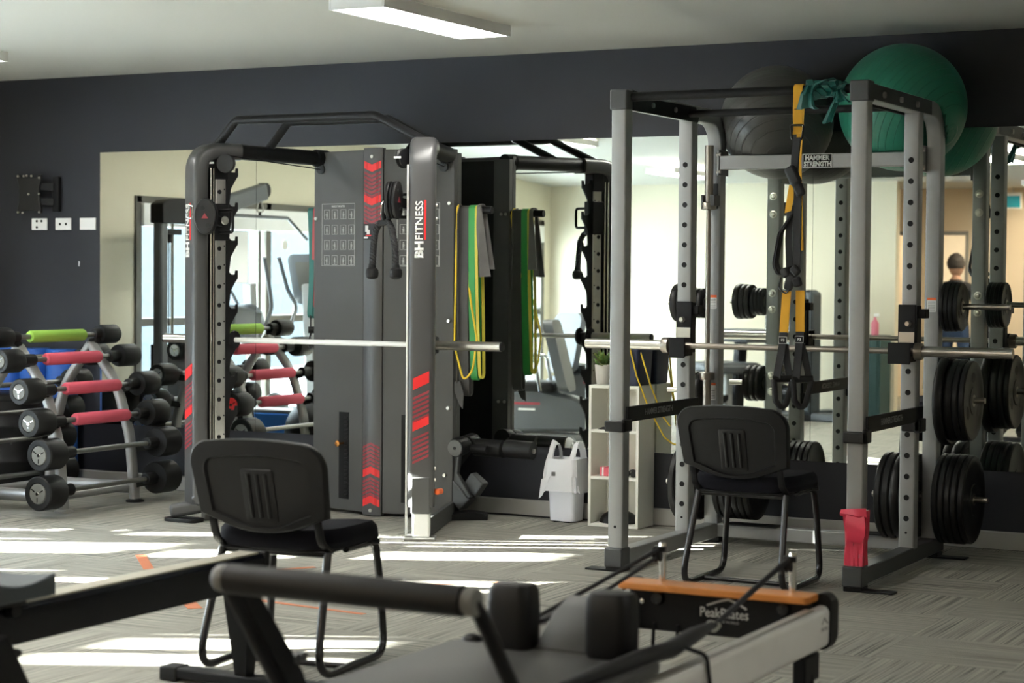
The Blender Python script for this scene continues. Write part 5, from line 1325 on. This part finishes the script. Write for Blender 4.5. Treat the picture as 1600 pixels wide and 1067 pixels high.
# ------------------------------------------------------------------ rowing machine at the lower left
rw = thing('rowing_machine', 'black rowing machine with slate blue seat on a long rail, at the lower left', 'rowing machine', (-3.78, -5.5, 0))
xr0, xr1 = -3.832, -3.735; ye, yn = -4.60, -6.75
sec = [(xr0, .342), (xr1, .342), (xr1+.004, .352), (xr1+.004, .438), (xr1-.006, .45), (xr0+.006, .45), (xr0-.004, .438), (xr0-.004, .352)]
MB().loft([[(x, y, z) for x, z in sec] for y in (yn, -6.0, -5.3, ye)]).build('rail', blkrail, rw)
MB().box(xr0+.012, xr1-.012, yn, ye-.02, .4505, .456).build('rail_track', trackm, rw, smooth=False, label='dull metal track on top of the rail')
MB().box(xr0-.008, xr1+.008, ye-.006, ye+.022, .336, .458).build('rail_end', rub, rw, bevel=.006)
MB().loft([[(-3.835+.0, -4.70, .345), (-3.735, -4.70, .345), (-3.735, -4.61, .345), (-3.835, -4.61, .345)], [(-3.812, -4.66, .045), (-3.768, -4.66, .045), (-3.768, -4.61, .045), (-3.812, -4.61, .045)]]).build('rear_leg', blk, rw)
MB().prism(rrect(-4.10, -3.46, -4.67, -4.60, .03), 'z', .012, .046).build('rear_foot', blk, rw, bevel=.006)
for x in (-4.08, -3.48): MB().box(x-.035, x+.035, -4.675, -4.595, .001, .050).build('foot_cap', rub, rw, bevel=.006)
# seat on its carriage
sy0, sy1 = -6.00, -5.755
rr = []
for y in [sy0+(sy1-sy0)*k/10 for k in range(11)]:
    f = (y-sy0)/(sy1-sy0); zz = .535-.020*sin(pi*f)
    row = [(-3.94, y, .485), (-3.625, y, .485)]
    for k in range(9): g = k/8; x = -3.625-.315*g; row.append((x, y, zz+.014*abs(2*g-1)**2))
    rr.append(row)
MB().loft(rr).build('seat', slate, rw, bevel=.006)
MB().box(-3.86, -3.70, -5.97, -5.79, .458, .486).build('seat_carriage', blk, rw, bevel=.004)
mb = MB()
for y in (-5.94, -5.82):
    for x in (-3.845, -3.722): mb.cyl((x-.012, y, .442), (x+.012, y, .442), .02, 16)
mb.build('roller', rub, rw)
# foot rest, front legs and flywheel housing (towards the camera, mostly out of the frame)
for xa, xz in ((-3.99, -3.845), (-3.722, -3.60)): MB().prism([(-5.90, .10), (-5.82, .15), (-5.97, .41), (-6.06, .38), (-6.10, .14)], 'x', xa, xz).build('foot_rest', blk, rw, bevel=.01)
mb = MB()
for x in (-3.915, -3.665): mb.tube(fillet([(x-.05, -6.0, .33), (x-.045, -5.90, .35), (x+.045, -5.90, .35), (x+.05, -6.0, .33)], .02, 4), .008, 8)
mb.build('foot_strap', blkw, rw)
MB().lathe([(0, -.07), (.23, -.07), (.25, -.05), (.25, .05), (.23, .07), (0, .07)], (-3.785, -6.86, .36), (1, 0, 0), 40).build('flywheel_housing', blk, rw)
MB().bar((-3.81, -6.62, .36), (-3.81, -6.66, .03), .06, .05, (0, 1, 0)).build('front_leg', blk, rw)
MB().prism(rrect(-4.08, -3.50, -6.70, -6.62, .03), 'z', .001, .045).build('front_foot', blk, rw, bevel=.006)
MB().tube([(-4.0, -6.60, .50), (-3.57, -6.60, .50)], .014, 12).build('pull_handle', rub, rw)
# ------------------------------------------------------------------ machines behind the camera's view, seen in the mirror
G = 'cardio machines by the windows'
pd = thing('pulldown_machine', 'tall black lat pulldown tower by the window, seen in the mirror behind the left column', 'gym machine', (-9.05, -1.75, 0))
x0, x1 = -9.02, -8.90
for y in (-1.55, -1.95): MB().box(x0+.02, x1-.02, y-.045, y+.045, .05, 1.86).build('tower_post', midgrey, pd, bevel=.02)
MB().prism([(-1.50, 1.74), (-1.50, 1.88), (-1.56, 1.91), (-1.72, 1.93), (-2.0, 1.91), (-2.05, 1.88), (-2.05, 1.74)], 'x', x0, x1).build('tower_head', blk, pd, bevel=.01)
mb = MB()
for y in (-1.66, -1.74): mb.cyl((-9.0, y, .9), (-9.0, y, 1.76), .012, 10)
mb.build('guide_rod', chrome, pd)
MB().box(-9.06, -8.94, -1.86, -1.56, .10, .85).build('weight_stack', blk, pd, bevel=.004)
MB().cyl((-9.0, -1.70, .85), (-9.0, -1.70, 1.68), .004, 8).build('cable', blk, pd)
MB().box(-9.04, -8.96, -1.80, -1.60, 1.66, 1.70).cyl((-9.0, -1.70, 1.60), (-9.0, -1.70, 1.67), .022, 12).build('pulley_block', blk, pd)
MB().box(-9.25, -8.8, -2.0, -1.40, .002, .06).build('base', midgrey, pd, bevel=.01)
MB().bar((-9.05, -1.98, 1.80), (-9.05, -2.98, 2.03), .09, .13).build('boom', midgrey, pd, bevel=.015)
MB().lathe([(0, -.03), (.06, -.03), (.06, .03), (0, .03)], (-9.05, -2.98, 2.04), (1, 0, 0), 22).build('boom_pulley', blk, pd)
mb = MB().tube(fillet([(-9.05, -2.92, 1.97), (-9.05, -2.88, 1.87), (-9.05, -2.99, 1.86), (-9.05, -2.94, 1.97)], .03, 4), .007, 8); mb.build('cable_hook', steel, pd)
lb = thing('lat_bar', 'wide angled lat pulldown bar hanging from the boom, seen in the mirror', 'exercise handle', (-9.05, -2.93, 1.82))
MB().tube(fillet([(-9.05, -2.30, 1.66), (-9.05, -2.55, 1.83), (-9.05, -3.32, 1.83), (-9.05, -3.60, 1.66)], .06, 5), .014, 12).build('bar', midgrey, lb)
MB().cyl((-9.05, -2.93, 1.83), (-9.05, -2.93, 1.87), .012, 10).build('swivel', blk, lb)

def elliptical(y, label, console=True, X=-8.95):
    t = thing('elliptical_trainer', label, 'elliptical trainer', (X, y, 0), G)
    MB().box(X-.20, X+.20, y-.06, y+.06, .002, .07).box(X-.03, X+.03, y-.05, y+.72, .03, .09).build('base', midgrey, t, bevel=.01)
    MB().bar((X, y, .06), (X, y+.10, 1.30), .09, .07, (0, 1, 0)).build('mast', ltgrey, t, bevel=.015)
    if not console: MB().lathe([(0, -.09), (.13, -.09), (.16, -.05), (.16, .05), (.13, .09), (0, .09)], (X, y+.14, .98), (1, 0, 0), 30).bar((X, y+.05, 1.0), (X, y+.45, 1.05), .2, .18).build('drive_cover', midgrey, t, bevel=.03)
    MB().lathe([(0, -.03), (.16, -.03), (.18, 0), (.16, .03), (0, .03)], (X, y+.55, .30), (1, 0, 0), 30).build('crank_disc', midgrey, t)
    for sx_ in (-.16, .16):
        MB().tube(fillet([(X+sx_, y+.12, .95), (X+sx_, y+.02, 1.12), (X+sx_*1.2, y+.10, 1.25), (X+sx_*1.3, y+.20, 1.50)], .08, 6), .016, 12).build('hand_lever', midgrey, t)
        MB().box(X+sx_-.06, X+sx_+.06, y+.25, y+.58, .34, .37).build('foot_plate', blk, t, bevel=.01)
    if console:
        MB().loft([[(X+a, y+.06+b_*.3, 1.33+b_) for a, b_ in rrect(-.19, .19, -.19, .20, .06, 4)], [(X+a, y-.02+b_*.3, 1.34+b_) for a, b_ in rrect(-.17, .17, -.17, .18, .05, 4)]]).build('console', midgrey, t)
        MB().loft([[(X+a, y+.075+b_*.3, 1.35+b_) for a, b_ in rrect(-.12, .12, -.11, .12, .02, 3)], [(X+a, y+.062+b_*.3, 1.35+b_) for a, b_ in rrect(-.12, .12, -.11, .12, .02, 3)]]).build('console_screen', screen, t)
    return t
elliptical(-2.75, 'elliptical trainer nearest the pulldown tower, seen in the mirror', False)
elliptical(-2.90, 'elliptical trainer with the large grey console, seen in the mirror beside the grey machine', X=-8.5)
MB_ = MB().box(-8.56, -7.98, -2.10, -1.85, .002, .36)
o = MB_.build('step_box', bluev, None, (-8.27, -1.97, 0), bevel=.01); tag(o, 'blue step box with a grey lid, seen in the mirror below the pink bars', 'step box')
MB().box(-8.54, -8.00, -2.09, -1.86, .3605, .385).build('lid', ltgrey, o, bevel=.008)
o = MB().sphere((-7.80, -1.88, .24), .24, 30, 16, (1, 1, 1)).build('medicine_ball', rub, None, (-7.80, -1.88, 0)); tag(o, 'large black ball on the floor, seen in the mirror beside the blue box', 'medicine ball')
# poster and round sticker on the window
tag(MB().box(-9.352, -9.350, -3.19, -2.70, 1.30, 1.72).build('paper_poster', white, None, (-9.351, -2.95, 1.3), smooth=False), 'white paper notice stuck inside the window, seen in the mirror', 'notice')
tag(MB().cyl((-9.352, -3.72, 1.62), (-9.349, -3.72, 1.62), .04, 22).build('window_sticker', pot, None, (-9.351, -3.72, 1.62)), 'round pale sticker on the window pane, seen in the mirror', 'sticker')

def treadmill(x, y, ang, label):
    t = thing('treadmill', label, 'treadmill', (x, y, 0), G, local=True, rotz=ang)
    MB().box(-.40, .40, -.85, .75, .10, .20).build('deck', ltgrey, t, bevel=.02)
    MB().box(-.26, .26, -.83, .60, .2005, .206).build('belt', blk, t)
    MB().box(-.38, .38, .55, 1.0, .05, .34).build('motor_cover', midgrey, t, bevel=.05)
    for x_ in (-.36, .36):
        MB().box(x_-.04, x_+.04, -.80, -.66, .002, .11).box(x_-.04, x_+.04, .70, .84, .002, .11).build('foot', rub, t, bevel=.01)
        MB().bar((x_, .80, .15), (x_, .70, 1.15), .07, .07, (0, 1, 0)).build('upright', midgrey, t, bevel=.015)
        MB().tube(fillet([(x_, .72, 1.0), (x_, .25, 1.0), (x_, .2, .9)], .05, 4), .022, 12).build('hand_rail', blk, t)
    MB().prism([(.60, 1.08), (.80, 1.16), (.86, 1.46), (.80, 1.48), (.58, 1.14)], 'x', -.40, .40).build('console', midgrey, t, bevel=.02)
    MB().bar((-.2, .695, 1.30), (.2, .695, 1.30), .01, .2, (0, .96, .28)).build('screen', screen, t)
    return t
treadmill(-7.95, -5.32, radians(115), 'treadmill with a pale deck, seen low in the mirror left of the white shelf')
def bike(x, y, ang, label):
    t = thing('exercise_bike', label, 'exercise bike', (x, y, 0), G, local=True, rotz=ang)
    MB().box(-.25, .25, -.55, -.45, .002, .06).box(-.25, .25, .45, .55, .002, .06).box(-.05, .05, -.5, .5, .04, .10).build('base', ltgrey, t, bevel=.01)
    b_ = MB().loft([[(s_*.10, y_, z_) for y_, z_ in ((-.40, .12), (.46, .10), (.55, .22), (.50, .42), (.36, .52), (-.20, .40), (-.42, .28))] for s_ in (-1, 1)]).build('body', midgrey, t, bevel=.03)
    for s_ in (1, -1): MB().box(s_*.1005-.001, s_*.1005+.001, .08, .30, .33, .35).build('red_lettering_strip', dred, b_, smooth=False); MB().box(s_*.1005-.001, s_*.1005+.001, .12, .26, .285, .30).build('white_strip', white, b_, smooth=False)
    MB().loft([[(a, -.10+d_+b2*.25, .72+b2) for a, b2 in rrect(-.19, .19, -.28, .30, .09, 4)] for d_ in (0, .08)]).build('seat_back', midgrey, t)
    MB().box(-.2, .2, -.05, .32, .44, .52).build('seat', blk, t, bevel=.03)
    MB().bar((0, .42, .45), (0, .55, 1.0), .07, .06, (0, 1, 0)).build('mast', ltgrey, t, bevel=.01)
    MB().loft([[(a, .52+d_, 1.02+b2) for a, b2 in rrect(-.2, .2, -.14, .15, .05, 4)] for d_ in (0, .07)]).build('console', blk, t)
    for s_ in (-.24, .24): MB().tube(fillet([(s_, .05, .45), (s_, .10, .72), (s_, .34, .72)], .05, 4), .016, 10).build('hand_grip', chrome, t)
    return t
bike(-7.12, -4.30, radians(75), 'nearer grey recumbent exercise bike with a red marking, seen in the mirror')
bike(-8.35, -7.15, radians(200), 'farther grey recumbent exercise bike by the rear corner, seen in the mirror')

def machine(x, y, ang, label, tall):
    t = thing('leg_machine' if not tall else 'multi_gym', label, 'gym machine', (x, y, 0), 'strength machines at the rear', local=True, rotz=ang)
    MB().box(-.45, .45, -.06, .06, .002, .08).box(-.06, .06, -.6, .6, .002, .08).build('base', midgrey, t, bevel=.01)
    if tall:
        for x_ in (-.28, .10): MB().box(x_-.08, x_+.08, -.1, .1, .06, 1.25).build('shroud', slate, t, bevel=.04)
        MB().box(-.30, .14, -.09, .09, 1.18, 1.26).build('top_beam', blk, t, bevel=.02)
        MB().box(-.20, .22, .25, .65, .42, .52).build('seat', blk, t, bevel=.04)
        MB().box(-.14, .16, .16, .25, .55, 1.0).build('back_pad', midgrey, t, bevel=.04)
        MB().cyl((-.35, .55, .30), (.35, .55, .30), .07, 20).build('roller_pad', rub, t)
        MB().box(-.03, .03, .0, .55, .36, .43).build('seat_frame', ltgrey, t, bevel=.01)
    else:
        MB().box(-.30, .30, -.32, .10, .78, .90).build('upper_pad', midgrey, t, bevel=.04)
        MB().box(-.28, .28, -.1, .45, .50, .60).build('seat', midgrey, t, bevel=.04)
        MB().bar((0, 0, .06), (0, -.05, .84), .10, .10, (0, 1, 0)).build('column', blk, t, bevel=.02)
        MB().bar((0, .1, .06), (0, .1, .52), .08, .08, (0, 1, 0)).build('seat_post', ltgrey, t, bevel=.02)
        MB().bar((0, .05, .3), (.1, .7, .05), .06, .06).build('strut', blk, t, bevel=.01)
    return t
machine(-6.55, -6.95, radians(35), 'grey seated leg machine, seen in the mirror between bar and rear upright', False)
machine(-6.32, -8.05, radians(12), 'blue-grey multi gym with two tall shrouds, seen in the mirror by the front left upright', True)
cb = thing('black_cabinet', 'low black cabinet against the cream rear wall, seen in the mirror', 'cabinet', (-5.80, -8.55, 0))
MB().box(-6.02, -5.64, -8.76, -8.42, .002, .82).build('body', dgreenm, cb, bevel=.006)
MB().box(-5.99, -5.84, -8.421, -8.405, .06, .78).build('door', dgreenm, cb, bevel=.004); MB().box(-5.82, -5.67, -8.421, -8.405, .06, .78).build('door', dgreenm, cb, bevel=.004)
for x, m_, lab, cat in ((-5.86, bottleg, 'green spray bottle on the black cabinet, seen in the mirror', 'bottle'), (-5.74, bottlep, 'pink bottle on the black cabinet, seen in the mirror', 'bottle')):
    t = thing('spray_bottle', lab, cat, (x, -8.55, .82), 'bottles on the rear cabinet')
    MB().lathe([(0, .001), (.035, .001), (.038, .01), (.038, .12), (.014, .16), (.014, .18), (0, .18)], (x, -8.55, .82), (0, 0, 1), 20).build('body', m_, t)
    MB().bar((x-.01, -8.55, 1.015), (x+.04, -8.55, 1.02), .02, .03).build('trigger_head', white, t, bevel=.004)
sg = thing('hanging_sign', 'teal and white hanging sign in the recess, seen in the mirror at the right edge', 'sign', (-4.84, -10.3, 2.10))
MB().box(-4.93, -4.75, -10.31, -10.29, 2.10, 2.27).build('panel', white, sg, bevel=.003)
MB().box(-4.915, -4.765, -10.289, -10.287, 2.115, 2.235).build('face', tealsg, sg, smooth=False)
MB().cyl((-4.84, -10.3, 2.27), (-4.84, -10.3, 2.329), .006, 8).build('hanger', steel, sg)
# one person standing at the rear
pe = thing('person', 'person in dark shirt and blue jeans standing in the warm recess, seen in the mirror', 'person', (-5.22, -9.55, 0), local=True, rotz=pi)
J = dict(pel=(0, 0, .93), wst=(0, .01, 1.08), chs=(0, .0, 1.28), nck=(0, 0, 1.44), hd0=(0, .01, 1.52),
         hl=(-.09, 0, .90), kl=(-.10, .02, .50), al=(-.10, -.02, .09), fl=(-.11, .13, .045), hr=(.09, 0, .90), kr=(.11, .04, .50), ar=(.12, .0, .09), fr=(.14, .15, .045),
         sl=(-.17, 0, 1.39), el=(-.23, .0, 1.11), wl=(-.20, .12, .90), sr=(.17, 0, 1.39), er=(.24, .02, 1.12), wr=(.22, .16, .93))
RD = dict(pel=.14, wst=.125, chs=.14, nck=.055, hd0=.06, hl=.085, kl=.06, al=.042, fl=.04, hr=.085, kr=.06, ar=.042, fr=.04, sl=.06, el=.043, wl=.032, sr=.06, er=.043, wr=.032)
ED = [('pel', 'wst'), ('wst', 'chs'), ('chs', 'nck'), ('nck', 'hd0'), ('pel', 'hl'), ('hl', 'kl'), ('kl', 'al'), ('al', 'fl'), ('pel', 'hr'), ('hr', 'kr'), ('kr', 'ar'), ('ar', 'fr'), ('chs', 'sl'), ('sl', 'el'), ('el', 'wl'), ('chs', 'sr'), ('sr', 'er'), ('er', 'wr')]
HD = [('wl', 'pl', (-.19, .17, .855), .026), ('pl', 'f1', (-.185, .215, .80), .009), ('pl', 'f2', (-.20, .21, .79), .009), ('pl', 'f3', (-.215, .20, .795), .009), ('pl', 'f4', (-.225, .19, .80), .008), ('pl', 't', (-.165, .20, .83), .01),
      ('wr', 'qr', (.21, .21, .885), .026), ('qr', 'g1', (.205, .255, .83), .009), ('qr', 'g2', (.22, .25, .82), .009), ('qr', 'g3', (.235, .24, .825), .009), ('qr', 'g4', (.245, .23, .83), .008), ('qr', 'u', (.185, .24, .86), .01)]
for a_, n_, p_, r_ in HD: J[n_] = p_; RD[n_] = r_; ED.append((a_, n_))
pe.scale = (.94, .94, .94)
ks = list(J); me = bpy.data.meshes.new('body'); me.from_pydata([J[k] for k in ks], [(ks.index(a_), ks.index(b_)) for a_, b_ in ED], [])
bo = bpy.data.objects.new('body', me); COL.objects.link(bo); bo.parent = pe; OFF[bo.name] = (0, 0, 0)
sk = bo.modifiers.new('skin', 'SKIN'); sk.use_smooth_shade = True
for i, k in enumerate(ks): me.skin_vertices[0].data[i].radius = (RD[k], RD[k]); me.skin_vertices[0].data[i].use_root = (k == 'pel')
ss = bo.modifiers.new('sub', 'SUBSURF'); ss.levels = 1; ss.render_levels = 1
# clothes coloured by height and reach on the one continuous body
cm = mat('clothed_figure', (.02, .02, .022), .85); n, l, b = nodes_of(cm)
t_ = n.new('ShaderNodeTexCoord'); sp = n.new('ShaderNodeSeparateXYZ'); l.new(t_.outputs['Object'], sp.inputs[0])
def gt(sock, v):
    m_ = n.new('ShaderNodeMath'); m_.operation = 'GREATER_THAN'; l.new(sock, m_.inputs[0]); m_.inputs[1].default_value = v; return m_.outputs[0]
def mixc(fac, a_, b_):
    m_ = n.new('ShaderNodeMix'); m_.data_type = 'RGBA'; l.new(fac, m_.inputs[0])
    for s_, i in ((a_, 6), (b_, 7)):
        if isinstance(s_, tuple): m_.inputs[i].default_value = (*s_, 1)
        else: l.new(s_, m_.inputs[i])
    return m_.outputs[2]
up_ = mixc(gt(sp.outputs['Z'], .97), (.035, .065, .14), (.02, .02, .022)); up_ = mixc(gt(sp.outputs['Z'], 1.455), up_, (.45, .26, .18))
ab = n.new('ShaderNodeMath'); ab.operation = 'ABSOLUTE'; l.new(sp.outputs['X'], ab.inputs[0])
arm_ = n.new('ShaderNodeMath'); arm_.operation = 'MULTIPLY'; l.new(gt(ab.outputs[0], .165), arm_.inputs[0])
lt = n.new('ShaderNodeMath'); lt.operation = 'LESS_THAN'; l.new(sp.outputs['Z'], lt.inputs[0]); lt.inputs[1].default_value = 1.16; l.new(lt.outputs[0], arm_.inputs[1])
hi = n.new('ShaderNodeMath'); hi.operation = 'MULTIPLY'; l.new(arm_.outputs[0], hi.inputs[0]); l.new(gt(sp.outputs['Z'], .75), hi.inputs[1])
up_ = mixc(hi.outputs[0], up_, (.45, .26, .18)); l.new(up_, b.inputs['Base Color'])
me.materials.append(cm)
hd = MB().sphere((0, .02, 1.60), .1, 24, 16, (.78, .95, 1.15)).sphere((0, .118, 1.585), .017, 10, 8, (.8, 1, 1.2)).sphere((-.078, .02, 1.59), .022, 10, 8, (.4, .8, 1.2)).sphere((.078, .02, 1.59), .022, 10, 8, (.4, .8, 1.2))
h_ = hd.build('head', skin, pe)
MB().sphere((-.03, .108, 1.61), .009, 10, 8).sphere((.03, .108, 1.61), .009, 10, 8).build('eye', white, h_)
MB().box(-.022, .022, .104, .114, 1.545, 1.552).build('mouth', dred, h_)
hm_ = MB().sphere((0, .0, 1.628), .108, 24, 16, (.86, .95, 1.02)); hm_.v = [(x, min(y, .06+.25*(z-1.63)) , max(z, 1.575)) for x, y, z in hm_.v]
random.seed(5); hm_.v = [(x*(1+random.uniform(-.04, .06)), y*(1+random.uniform(-.04, .06)), z+random.uniform(-.004, .008)) for x, y, z in hm_.v]
hm_.build('hair', hairm, pe)
bpy.context.view_layer.update()
